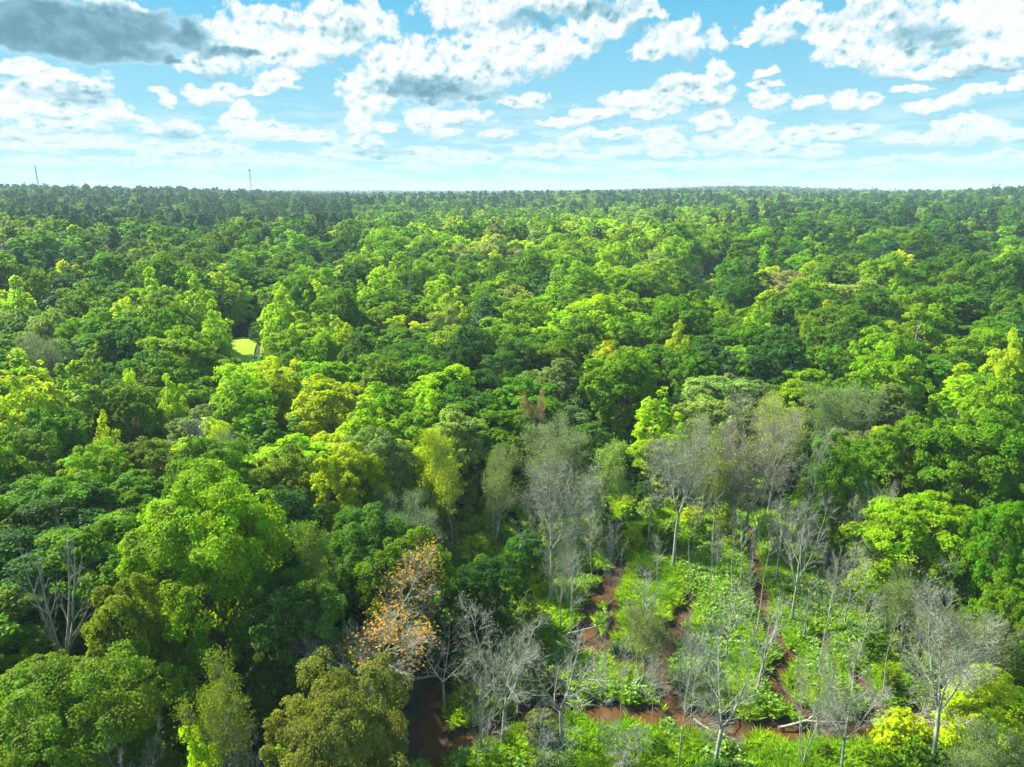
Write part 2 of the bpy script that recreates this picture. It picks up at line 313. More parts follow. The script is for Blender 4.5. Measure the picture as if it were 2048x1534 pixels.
def bare_skeleton(seed, H=14.0, style='vase', dense=1.0, tr=0.2, lean=0.03, crown_from=.35):
    rng = np.random.default_rng(seed); trunk, br, tips = [], [], []
    if style == 'single': stems = [(path((0, 0, -.3), (rng.normal() * lean, rng.normal() * lean, 1), H, 12, .045, .03, rng), tr * .62)]
    elif style == 'multi':
        stems = [(path((rng.normal() * .35, rng.normal() * .35, -.3), (rng.normal() * .16, rng.normal() * .16, 1), H * rng.uniform(.78, 1), 12, .05, .02, rng), tr * rng.uniform(.38, .6)) for _ in range(4)]
    else:
        f = rng.uniform(.28, .42) * H; base = path((0, 0, -.3), (rng.normal() * lean, rng.normal() * lean, 1), f, 6, .04, .02, rng)
        trunk.append((base, np.linspace(tr * .85, tr * .6, 6))); k = rng.integers(3, 5); ph0 = rng.uniform(0, 6)
        stems = []
        for i in range(k):
            d = tilt(np.array([0, 0, 1.]), R(rng.uniform(14, 34) if style == 'vase' else rng.uniform(28, 55)), ph0 + i * 6.28 / k)
            stems.append((path(base[-1], d, (H - f) * rng.uniform(.8, 1.05), 10, .06, .05, rng), tr * rng.uniform(.36, .5)))
    for pts, r0 in stems:
        n = len(pts); rad = np.linspace(r0, .02, n); trunk.append((pts, rad))
        start = crown_from if style in ('single', 'multi') else .12
        nb = int((20 if style in ('single',) else 12) * dense ** .5); Lc = H * (.25 if style in ('single', 'multi') else .23)
        for j in range(nb):
            t = start + (1 - start) * (j + rng.uniform(0, 1)) / nb; i0 = min(int(t * (n - 1)), n - 2); p = pts[i0] + (pts[i0 + 1] - pts[i0]) * (t * (n - 1) - i0)
            d0 = pts[i0 + 1] - pts[i0]; L1 = Lc * (1.15 - .75 * (t - start) / (1 - start)) * rng.uniform(.65, 1.2)
            ang = R(rng.uniform(35, 60) if style != 'spread' else rng.uniform(40, 80)); d = tilt(d0, ang, j * 2.4 + rng.uniform(-.5, .5))
            q = path(p, d, L1, 6, .10, .09, rng); r1 = max(.022, rad[i0] * .5); br.append((q, np.linspace(r1, .014, 6)))
            n2 = int(8 * dense ** .5)
            for a in range(n2):
                t2 = .2 + .8 * (a + rng.uniform(0, 1)) / n2; i2 = min(int(t2 * 5), 4); p2 = q[i2] + (q[i2 + 1] - q[i2]) * (t2 * 5 - i2)
                d2 = tilt(q[i2 + 1] - q[i2], R(rng.uniform(25, 55)), a * 2.4 + rng.uniform(-.8, .8)); L2 = L1 * rng.uniform(.32, .6) * (1.15 - .5 * t2)
                q2 = path(p2, d2, L2, 4, .13, .09, rng); br.append((q2, np.linspace(.017, .010, 4)))
                for b in range(int(7 * dense)):
                    t3 = .15 + .85 * rng.uniform(); i3 = min(int(t3 * 3), 2); p3 = q2[i3] + (q2[i3 + 1] - q2[i3]) * (t3 * 3 - i3)
                    d3 = tilt(q2[i3 + 1] - q2[i3], R(rng.uniform(20, 55)), rng.uniform(0, 6.28)); q3 = path(p3, d3, rng.uniform(.35, .95), 3, .16, .10, rng)
                    br.append((q3, np.array([.009, .007, .004]))); tips.append(q3[-1])
    return trunk, br, np.array(tips)

def crown_points(rng, kind, H, Rr, nl):
    """leaf centres and normals of a crown; returns C, N, var"""
    lob = []
    if kind == 'round':
        Rz = H * .36; cz = H - Rz; lob.append((np.array([0, 0, cz]), np.array([Rr * .6, Rr * .6, Rz * .68])))
        k = 17
        for i in range(k):
            z = 1 - 1.45 * (i + .5) / k; s = math.sqrt(max(0, 1 - z * z)); ph = i * 2.399 + rng.uniform(-.4, .4); rr = rng.uniform(.20, .42)
            q = rng.uniform(.74, 1.20) - rr; lob.append((np.array([s * math.cos(ph) * Rr * q, s * math.sin(ph) * Rr * q, cz + z * Rz * q]), np.array([rr * Rr, rr * Rr, rr * Rr * rng.uniform(.8, 1.1)])))
        for i in range(7):                   # lower skirt that carries the crown down towards the shrubs
            ph = rng.uniform(0, 6.28); rr = rng.uniform(.24, .36) * Rr; q = Rr * rng.uniform(.45, .68); lob.append((np.array([math.cos(ph) * q, math.sin(ph) * q, H * rng.uniform(.24, .40)]), np.array([rr, rr, rr * 1.3])))
    elif kind == 'turret':                   # several leafy spires of unequal height round a main one
        sp = [(0, 0, 1.0, .40)] + [(math.cos(i * 1.05 + rng.uniform(-.3, .3)) * Rr * rng.uniform(.38, .66), math.sin(i * 1.05 + rng.uniform(-.3, .3)) * Rr * rng.uniform(.38, .66), rng.uniform(.60, .93), rng.uniform(.26, .38)) for i in range(6)]
        for sx, sy, sh, sr in sp:
            n_ = 6
            for i in range(n_):
                t = i / (n_ - 1.0); z = H * (.24 + (sh - .24) * (.12 + .86 * t)); rr = Rr * sr * (1.0 - .50 * t ** 1.6) * rng.uniform(.85, 1.15); k_ = Rr * .10
                lob.append((np.array([sx + rng.normal() * k_, sy + rng.normal() * k_, z - rr * .5]), np.array([rr, rr, rr * rng.uniform(1.1, 1.5)])))
    elif kind == 'pine':
        for i in range(24):
            t = i / 23.0; z = H * (.42 + .55 * t); w = Rr * (.95 - .75 * t ** 1.8) * rng.uniform(.6, 1.1); ph = i * 2.399 + rng.uniform(-.3, .3); rr = Rr * rng.uniform(.26, .38) * (1 - .3 * t); q = max(0, w - rr)
            lob.append((np.array([q * math.cos(ph), q * math.sin(ph), z - rr * .5]), np.array([rr, rr, rr * .62])))
    elif kind == 'shrub':
        for i in range(9):
            ph = rng.uniform(0, 6.28); q = Rr * rng.uniform(0, .6); rr = Rr * rng.uniform(.35, .5); lob.append((np.array([q * math.cos(ph), q * math.sin(ph), H * rng.uniform(.3, .62)]), np.array([rr, rr, H * .38])))
    LC = np.array([a for a, _ in lob]); LR = np.array([b for _, b in lob]); w = (LR[:, 0] * LR[:, 2]); w /= w.sum()
    cen = np.array([0, 0, H * .5]); per = {'round': 34, 'turret': 28, 'pine': 34, 'shrub': 24}[kind]; per = max(6, int(per * (min(1.0, (nl / 14000) ** .35) if nl < 20000 else (nl / 14000) ** .8))); nc = max(40, int(nl / per * 1.0))
    li = rng.choice(len(lob), nc * 2, p=w); up = {'round': .45, 'turret': .3, 'pine': .35, 'shrub': .4}[kind]
    out = nrm(LC[li] - cen + 1e-3); d = nrm(rng.normal(size=(nc * 2, 3)) + out * .45 + np.array([0, 0, up]))
    rad = rng.uniform(.76, 1.18, nc * 2)[:, None]; c = LC[li] + d * LR[li] * rad
    keep = np.ones(nc * 2, bool)
    for j in range(len(lob)): keep &= ~((np.linalg.norm((c - LC[j]) / LR[j], axis=1) < .72) & (li != j))
    keep |= rng.uniform(size=nc * 2) < .10
    c, d = c[keep][:nc], d[keep][:nc]; nc = len(c); per = max(4, int(nl / max(nc, 1)))
    rc = Rr * rng.uniform(.06, .17, nc)
    loc = nrm(rng.normal(size=(nc, per, 3)) + d[:, None] * .55 + np.array([0, 0, .35])) * rng.uniform(.35, 1.0, (nc, per, 1)) ** .5
    sp = 1.25 if kind == 'turret' else .8
    C = c[:, None] + loc * rc[:, None, None] * np.array([1, 1, sp]); N = nrm(d[:, None] * .50 + loc * .35 + np.array([-.12, .05, .35]) + rng.normal(size=loc.shape) * .55)
    cv = rng.uniform(0, 1, nc); var = np.clip(.5 + (cv[:, None] - .5) * .75 + rng.normal(size=(nc, per)) * .22, 0, 1)
    return C.reshape(-1, 3), N.reshape(-1, 3), var.ravel(), LC, LR

PROTO = {}
def leafy_proto(key, kind, seed, nl, L, W, H=15.0, Rr=5.0, needles=False):
    rng = np.random.default_rng(seed); C, N, var, LC, LR = crown_points(rng, kind, H, Rr, nl)
    m = M_NEEDLE if needles else M_LEAF
    cm = leaves_mesh('crown_' + key, C, N, L, W, var, rng, m)
    tr = H * .016; k = 9; tp = path((0, 0, -.4), (0, 0, 1), H * .9, k, .02, .02, rng); polys = [(tp, np.linspace(tr * 1.3, .03, k))]
    for c in LC:
        zz = max(H * .12, c[2] - np.hypot(c[0], c[1]) * .9 - .5); i = min(int(zz / (H * .9) * (k - 1)), k - 1); a = tp[i]
        mid = a * .45 + c * .55 + np.array([0, 0, -.15]); polys.append((np.array([a, a * .75 + mid * .25, mid, c]), np.array([tr * .45, tr * .38, tr * .25, .02])))
    PROTO[key] = dict(kind=kind, H=H, R=Rr, parts=[('trunk', tube_mesh('trunk_' + key, polys, M_BARK)), ('crown', cm)])
def bare_proto(key, seed, H, style, dense=1.0, tr=.2, leaf=None, wood=None, Rr=3.5, crown_from=.35, clustered=False, lean=.03, transp=None):
    wood = wood or M_DEAD; rng = np.random.default_rng(seed + 99); t, b, tips = bare_skeleton(seed, H, style, dense, tr, lean, crown_from)
    parts = [('trunk', tube_mesh('trunk_' + key, t, wood)), ('branches', tube_mesh('branches_' + key, b, wood))]
    if leaf:
        nl, L, W = leaf; T = tips
        if clustered:
            cc = T[rng.choice(len(T), 24)]; cc = cc[cc[:, 2] > H * .35]; dmin = np.min(np.linalg.norm(T[:, None] - cc[None], axis=2), 1); T = T[dmin < 1.5]
        C = T[rng.choice(len(T), nl)] + rng.normal(size=(nl, 3)) * .22; N = nrm(rng.normal(size=(nl, 3)) + np.array([0, 0, .8]))
        parts.append(('foliage', leaves_mesh('foliage_' + key, C, N, L, W, rng.uniform(0, 1, nl), rng, M_LEAF)))
    q = np.concatenate([p for p, _ in t + b]); PROTO[key] = dict(kind='bare', H=H, R=float(np.percentile(np.hypot(q[:, 0], q[:, 1]), 93)), parts=parts)
for i in range(5): leafy_proto('round_near%d' % i, 'round', 10 + i, 44000, .25, .17)
for i in range(3): leafy_proto('turret_near%d' % i, 'turret', 30 + i, 38000, .25, .18, 15, 3.8)
leafy_proto('round_big', 'round', 50, 95000, .25, .17, 19, 7.0)
leafy_proto('round_big2', 'round', 51, 85000, .25, .17, 15, 7.4)
for i in range(5): leafy_proto('round_mid%d' % i, 'round', 60 + i, 16000, .40, .28)
for i in range(4): leafy_proto('turret_mid%d' % i, 'turret', 80 + i, 12000, .42, .32, 17, 4.0)
for i in range(3): leafy_proto('pine_mid%d' % i, 'pine', 90 + i, 12000, .55, .16, 18, 4.0, True)
for i in range(3): leafy_proto('shrub%d' % i, 'shrub', 100 + i, 2600, .26, .18, 3.0, 1.8)
for i in range(5): leafy_proto('round_far%d' % i, 'round', 110 + i, 3600, .82, .60)
for i in range(3): leafy_proto('turret_far%d' % i, 'turret', 120 + i, 3000, .80, .60, 17, 4.0)
for i in range(3): leafy_proto('pine_far%d' % i, 'pine', 130 + i, 3000, .9, .40, 18, 4.2, True)
for i in range(3): leafy_proto('round_vfar%d' % i, 'round', 140 + i, 800, 1.8, 1.3)
for i in range(3): leafy_proto('pine_vfar%d' % i, 'pine', 150 + i, 700, 1.8, .9, 18, 4.2, True)
bare_proto('bare_fine', 201, 14, 'vase', 1.15, .22, leaf=(1600, .15, .10)); bare_proto('bare_vase', 202, 14, 'vase', .8, .26); bare_proto('bare_multi', 203, 14, 'multi', .8, .22, crown_from=.4)
bare_proto('bare_tall', 204, 16, 'single', .9, .20, crown_from=.45); bare_proto('bare_spread', 205, 12, 'spread', 1.0, .26); bare_proto('bare_multi2', 206, 13, 'multi', .6, .20, crown_from=.25)
bare_proto('bare_single2', 207, 12, 'single', .7, .15, crown_from=.35, lean=.08); bare_proto('bare_lean', 208, 12, 'single', .12, .15, crown_from=.6, lean=.14)
bare_proto('bare_brown', 209, 16, 'vase', 1.5, .22, wood=M_BROWNWOOD, leaf=(1500, .18, .12), clustered=True)
bare_proto('sparse_fine', 210, 14, 'vase', 1.1, .20, leaf=(13000, .17, .11)); bare_proto('sparse_multi', 211, 13, 'multi', .8, .20, leaf=(11000, .19, .12), crown_from=.3)
bare_proto('sparse_tall', 212, 15, 'single', 1.2, .20, leaf=(9000, .20, .13), crown_from=.3)
bare_proto('orange_bare', 213, 13, 'spread', 1.5, .24, leaf=(2300, .19, .13), clustered=True)
bare_proto('bare_fine2', 221, 14, 'vase', 1.0, .24, leaf=(900, .15, .10)); bare_proto('bare_vase2', 222, 13, 'vase', .7, .26); bare_proto('bare_crooked', 223, 12, 'multi', .55, .24, crown_from=.3, lean=.12); bare_proto('bare_vase3', 224, 15, 'spread', .8, .24)
bare_proto('bare_limbs', 214, 17, 'vase', .40, .52)

# ------------------------------------------------------------------ things
def tag(o, label=None, cat=None, group=None, kind=None):
    for k, v in (('label', label), ('category', cat), ('group', group), ('kind', kind)):
        if v: o[k] = v
    return o
def link(name, me, parent=None):
    o = bpy.data.objects.new(name, me); COL.objects.link(o)
    if parent: o.parent = parent
    return o
def structure(name, me): o = link(name, me); o['kind'] = 'structure'; return o
LIVE = {}                                    # first thing built of each model; later ones are copies of it
TREES = []
PAL = {'lime': (.265, .40, .010), 'bright green': (.150, .275, .010), 'mid green': (.088, .185, .012), 'dark green': (.056, .135, .015), 'deep green': (.034, .095, .015), 'blue green': (.050, .110, .040),
 'grey green': (.125, .185, .060), 'olive': (.110, .175, .016), 'olive brown': (.140, .165, .035), 'yellow green': (.235, .315, .012), 'orange': (.34, .215, .045), 'tan': (.185, .225, .10), 'pale green': (.190, .270, .070), 'yellow': (.30, .36, .015),
 'bluish': (.085, .150, .080), 'pine green': (.027, .078, .024), 'grey': (.14, .18, .09), 'brown': (.25, .17, .07)}
NAME_OF = {'round': 'broadleaf_tree', 'turret': 'poplar_tree', 'pine': 'pine_tree', 'shrub': 'shrub', 'bare': 'bare_tree'}
CAT_OF = {'round': 'broadleaf tree', 'turret': 'poplar tree', 'pine': 'pine tree', 'shrub': 'shrub', 'bare': 'bare tree'}
GRP_OF = {'round': 'broadleaf trees of the forest', 'turret': 'upright poplar-like trees of the forest', 'pine': 'pines standing among the broadleaf trees', 'shrub': 'shrubs on the wetland', 'bare': 'bare and dying trees round the wetland'}
def add_tree(key, x, y, h, r, tint, label=None, lm=None, rz=None, tilt_=(0, 0), jit=True, name=None, cat=None, group=None, z=None):
    pr = PROTO[key]; k = pr['kind']; zz = float(gz(x, y)) if z is None else z
    if key not in LIVE:
        e = bpy.data.objects.new(name or NAME_OF[k], None); COL.objects.link(e); e.empty_display_size = .5
        ch = [link(n, me, e) for n, me in pr['parts']]; LIVE[key] = (e, ch)
    else:
        s, sch = LIVE[key]; e = s.copy(); e.name = name or NAME_OF[k]; COL.objects.link(e)
        for q in list(e.keys()): del e[q]
        ch = []
        for c in sch:
            d = c.copy(); d.parent = e; COL.objects.link(d); ch.append(d)
    e.location = (x, y, zz - .15); e.rotation_euler = (tilt_[0], tilt_[1], random.uniform(0, 6.28) if rz is None else rz)
    e.scale = (r / pr['R'], r / pr['R'], h / pr['H'])
    for c in ch:
        if c.data.materials[0] in (M_LEAF, M_NEEDLE):
            t = np.array(tint) * (np.array([random.uniform(.88, 1.12), random.uniform(.92, 1.08), random.uniform(.9, 1.1)]) if jit else 1); c['tint'] = [float(v) for v in t]
    tag(e, label, cat or CAT_OF[k], group or GRP_OF[k])
    px, py, dep = topx((x, y, zz + h)); rec = dict(o=e, px=px, py=py + 12, r=r, x=x, y=y, h=h, lm=lm, kind=k, dep=dep); TREES.append(rec); return e
def pos_top(px, py, h):
    z = h
    for _ in range(12):
        p = at(px, py, min(z, CAM_H - 2.5)); z = float(gz(p[0], p[1])) + h
    return p
def hero(key, px, py, h, wpx, col, label, lm=None, **kw):
    """a tree whose top stands in the direction (px, py) at height h, and whose crown is wpx wide from the drone"""
    p = pos_top(px, py, h); dep = topx(p)[2]; r = wpx / 2 * dep / FPX
    if r > 9.5: r = 9.5
    return add_tree(key, p[0], p[1], h, r, PAL[col], label, lm, **kw)
def base(key, px, pyb, pyt, wpx, col, label, lm=None, **kw):
    """a tree whose foot is seen at (px, pyb) and whose top reaches pyt"""
    p = at(px, pyb, .2); d = ray(px, pyt); h = CAM_H + d[2] / d[1] * p[1]; dep = topx((p[0], p[1], h))[2]
    return add_tree(key, p[0], p[1], h, wpx / 2 * dep / FPX, PAL[col], label, lm, **kw)
# ------------------------------------------------------------------ ground, water
def axis(lo, hi, step, far, grow=1.14):
    a = list(np.arange(lo, hi + 1e-6, step)); s = step; v = hi
    while v < far: s = min(s * grow, 160); v += s; a.append(v)
    s = step; v = lo
    while v > -far: s = min(s * grow, 160); v -= s; a.insert(0, v)
    return np.array(a)
gx, gy = axis(-32, 56, .35, 9000), axis(24, 112, .35, 9000)
gy = gy[gy > -700]
X, Y = np.meshgrid(gx, gy); Z = gz(X, Y); nx, ny = len(gx), len(gy)
ii = np.arange(nx * ny).reshape(ny, nx); FQ = np.stack([ii[:-1, :-1], ii[:-1, 1:], ii[1:, 1:], ii[1:, :-1]], -1).reshape(-1, 4)
mg, gg = mat('forest_floor'); t_ = gg.node('ShaderNodeTexCoord').outputs['Object']
wet = gg.node('ShaderNodeAttribute', attribute_type='GEOMETRY', attribute_name='mud').outputs['Fac']
n1 = gg.noise(t_, .5, 5, .6); n2 = gg.noise(t_, 3.5, 4, .6)
soil = gg.mix(gg.ramp(n1, .4, .62), (.014, .020, .006, 1), (.035, .055, .012, 1)); mudc = gg.mix(gg.ramp(n2, .35, .65), (.022, .011, .004, 1), (.058, .028, .012, 1))
finish(gg, principled(gg, gg.mix(wet, soil, mudc), .85, .3).outputs[0])
gme = mesh_np('forest_floor', (np.stack([X, Y, Z], -1).reshape(-1, 3), FQ), 4, smooth=True, mats=(mg,))
a_ = gme.attributes.new('mud', 'FLOAT', 'POINT'); mudv = np.clip(1.0 - sstep(.15, .8, chan(X, Y) + .5 * (fbm(X / 1.2, Y / 1.2, 8) - .5)), 0, 1) * (np.hypot(X - 15, Y - 60) < 90)
a_.data.foreach_set('value', mudv.ravel().astype(np.float32))
structure('ground', gme)
mw, gg = mat('muddy_water'); t_ = gg.node('ShaderNodeTexCoord').outputs['Object']
wn = gg.noise(t_, .6, 4, .6); wc = gg.mix(gg.ramp(wn, .3, .7), (.068, .032, .010, 1), (.105, .052, .018, 1))
p_ = principled(gg, wc, .12, .28); bp = gg.node('ShaderNodeBump'); bp.inputs['Strength'].default_value = .08; gg.put(bp.inputs['Height'], gg.noise(t_, 5, 3)); gg.put(p_.inputs['Normal'], bp.outputs[0]); finish(gg, p_.outputs[0])
wxs, wys = np.linspace(-28, 52, 9), np.linspace(20, 118, 9); WX, WY = np.meshgrid(wxs, wys); wi = np.arange(81).reshape(9, 9)
structure('water', mesh_np('creek_water', (np.stack([WX, WY, np.full_like(WX, -.30)], -1).reshape(-1, 3), np.stack([wi[:-1, :-1], wi[:-1, 1:], wi[1:, 1:], wi[1:, :-1]], -1).reshape(-1, 4)), 4, mats=(mw,)))
# the mown lawn on its rise, seen between crowns
def patch(cx, cy_, rx, ry, name, col, seed):
    n, k = 40, 8; an = np.arange(n) * 2 * np.pi / n; rr = 1 + .12 * np.sin(3 * an + seed) + .08 * np.sin(5 * an)
    V = [(cx, cy_)] + [(cx + rx * j / k * rr[i] * math.cos(an[i]), cy_ + ry * j / k * rr[i] * math.sin(an[i])) for j in range(1, k + 1) for i in range(n)]
    V = np.array(V); aa = math.atan2(cx, cy_) if ry < 50 else 0.0; D_ = V - (cx, cy_); V = np.column_stack([cx + D_[:, 0] * math.cos(aa) + D_[:, 1] * math.sin(aa), cy_ - D_[:, 0] * math.sin(aa) + D_[:, 1] * math.cos(aa)]); V = np.column_stack([V, gz(V[:, 0], V[:, 1]) + .12]); Fc = [(0, 1 + i, 1 + (i + 1) % n, 1 + (i + 1) % n) for i in range(n)]
    bm = bpy.data.meshes.new(name); fc = [(0, 1 + i, 1 + (i + 1) % n) for i in range(n)] + [(1 + j * n + i, 1 + (j + 1) * n + i, 1 + (j + 1) * n + (i + 1) % n, 1 + j * n + (i + 1) % n) for j in range(k - 1) for i in range(n)]
    bm.from_pydata(V.tolist(), [], fc); m, q = mat(name); tt = q.node('ShaderNodeTexCoord').outputs['Object']
    finish(q, principled(q, q.mix(q.ramp(q.noise(tt, .4, 4), .35, .65), col + (1,), tuple(c * .75 for c in col) + (1,)), .9, .2).outputs[0]); bm.materials.append(m)
    o = link(name, bm); o['kind'] = 'structure'; return o
patch(LAWN[0], LAWN[1], 3.0, 20, 'lawn', (.22, .37, .008), 1)
pf = at(1670, 413, 27.0); patch(pf[0], pf[1], 34, 60, 'field', (.30, .34, .10), 2)

# ------------------------------------------------------------------ grass, ground cover
rng = np.random.default_rng(5)
def wet_points(n):
    x0, y0 = WET.min(0) - 3; x1, y1 = WET.max(0) + 3; x = rng.uniform(x0, x1, n); y = rng.uniform(y0, y1, n)
    k = inside(WET, x, y); return x[k], y[k]
def tufts(n, hgt, wid, name, label_tint_seed, cover):
    x, y = wet_points(n); c = chan(x, y); k = (c > .12 + .4 * vnoise(x * 2, y * 2, 2)) & cover(x, y); x, y, c = x[k], y[k], c[k]; m = len(x); z = gz(x, y)
    hh = hgt * rng.uniform(.55, 1.25, m) * (.6 + .8 * fbm(x / 1.5, y / 1.5, 21)); a = rng.uniform(0, 6.28, m); w = wid * rng.uniform(.7, 1.3, m); ln = hh * rng.uniform(.3, 1.4, m); la = rng.uniform(0, 6.28, m)
    sx, sy = np.cos(a) * w / 2, np.sin(a) * w / 2; lx, ly = np.cos(la) * ln, np.sin(la) * ln
    V = np.stack([np.stack([x - sx, y - sy, z - .05], -1), np.stack([x + sx, y + sy, z - .05], -1), np.stack([x + lx * .45 + sx * .9, y + ly * .45 + sy * .9, z + hh * .65], -1), np.stack([x + lx, y + ly, z + hh], -1)], 1).reshape(-1, 3)
    return V, x, y
def green_material(name, cols, transl):
    m, q = mat(name); tt = q.node('ShaderNodeTexCoord').outputs['Object']; c = q.mix(q.ramp(q.noise(tt, .22, 3, .6), .42, .60), cols[0] + (1,), cols[1] + (1,)); c = q.mix(q.ramp(q.noise(tt, .9, 3, .6), .54, .66), c, cols[2] + (1,))
    v = q.node('ShaderNodeAttribute', attribute_type='GEOMETRY', attribute_name='leafvar'); h = q.node('ShaderNodeHueSaturation'); q.put(h.inputs['Color'], c); q.put(h.inputs['Value'], q.m('ADD', .7, q.m('MULTIPLY', v.outputs['Fac'], .6)))
    p = principled(q, h.outputs[0], .5, .3); tr = q.node('ShaderNodeBsdfTranslucent'); q.put(tr.inputs[0], h.outputs[0]); mx = q.node('ShaderNodeMixShader'); mx.inputs[0].default_value = transl; q.put(mx.inputs[1], p.outputs[0]); q.put(mx.inputs[2], tr.outputs[0]); finish(q, mx.outputs[0]); return m
MG = green_material('marsh_grass', ((.27, .50, .010), (.38, .58, .016), (.19, .40, .012)), .58)
V, x, y = tufts(620000, .55, .065, 'g', 0, lambda x, y: fbm(x / 5, y / 5, 31) + .25 * vnoise(x * 3, y * 3, 4) > .30)
go = link('grass', mesh_np('grass', V, 4, var=rng.uniform(0, 1, len(x)), mats=(MG,))); tag(go, 'bright lime marsh grass growing in tussocks between the brown creeks', 'grass', kind='stuff')
MC = green_material('broad_ground_leaves', ((.17, .31, .045), (.10, .24, .018), (.24, .38, .08)), .35)
x, y = wet_points(150000); ppx, ppy, _ = topx((x, y, 0 * x)); cov = fbm(x / 4, y / 4, 41) + .22 * np.exp(-(((ppx - 1500) / 230) ** 2 + ((ppy - 1190) / 90) ** 2)) > .60; k = (chan(x, y) > .35) & cov; x, y = x[k], y[k]
C = np.column_stack([x, y, gz(x, y) + rng.uniform(.25, .75, len(x)) * (.5 + fbm(x / 1.2, y / 1.2, 3))]); N = nrm(rng.normal(size=C.shape) * .45 + np.array([-.2, -.1, 1]))
co = link('ground_cover_leaves', leaves_mesh('ground_cover', C, N, .27, .24, rng.uniform(0, 1, len(x)), rng, MC)); tag(co, 'pale broad leaved creeper spread over the wetland floor', 'ground cover', kind='stuff')

# ------------------------------------------------------------------ heroes
B_ = lambda *a, **k: base(*a, **k)
hero('round_big', 385, 955, 19, 330, 'bright green', 'big bright green dome-crowned tree, tallest at the lower left', 'the big bright green dome', rz=1.0)
hero('round_big2', 105, 1350, 12, 380, 'olive', 'wide olive green tree in the bottom left corner, tan-tipped crown', 'the wide olive corner tree', rz=2.0)
hero('round_near0', 235, 1172, 14, 190, 'olive', 'olive tree with orange-brown tips behind the wide corner tree', 'the orange-tipped olive tree')
hero('round_big2', 680, 1372, 13, 290, 'olive brown', 'khaki-brown rounded tree at the bottom edge, small dry leaves', 'the khaki bottom-edge tree', rz=4.0)
hero('turret_near0', 385, 1462, 11, 130, 'lime', 'small pointed lime green tree at the bottom edge', 'the small lime tree')
hero('sparse_multi', 455, 1320, 12, 180, 'olive', 'thin-leaved dull olive tree beside the khaki tree')
hero('round_near2', 560, 1150, 13, 230, 'dark green', 'shaded dark green tree between the big dome and the orange-leaved tree', 'the shaded dark tree')
hero('sparse_tall', 640, 1070, 13, 130, 'olive', 'dull olive tree above the orange-leaved bare tree')
hero('orange_bare', 728, 1150, 13, 370, 'orange', 'half-bare grey tree with clusters of orange leaves', 'the orange-leaved half-bare tree', rz=.6, jit=False)
hero('bare_limbs', 72, 1045, 17, 175, 'grey', 'leafless grey tree with thick forked limbs at the left edge', 'the forked bare tree', rz=1.2)
hero('bare_vase', 250, 1465, 10, 120, 'grey', 'small leafless grey bush-like tree beside the small lime tree')
hero('bare_multi2', 470, 1440, 9, 130, 'grey', 'grey leafless tangle beside the khaki tree')
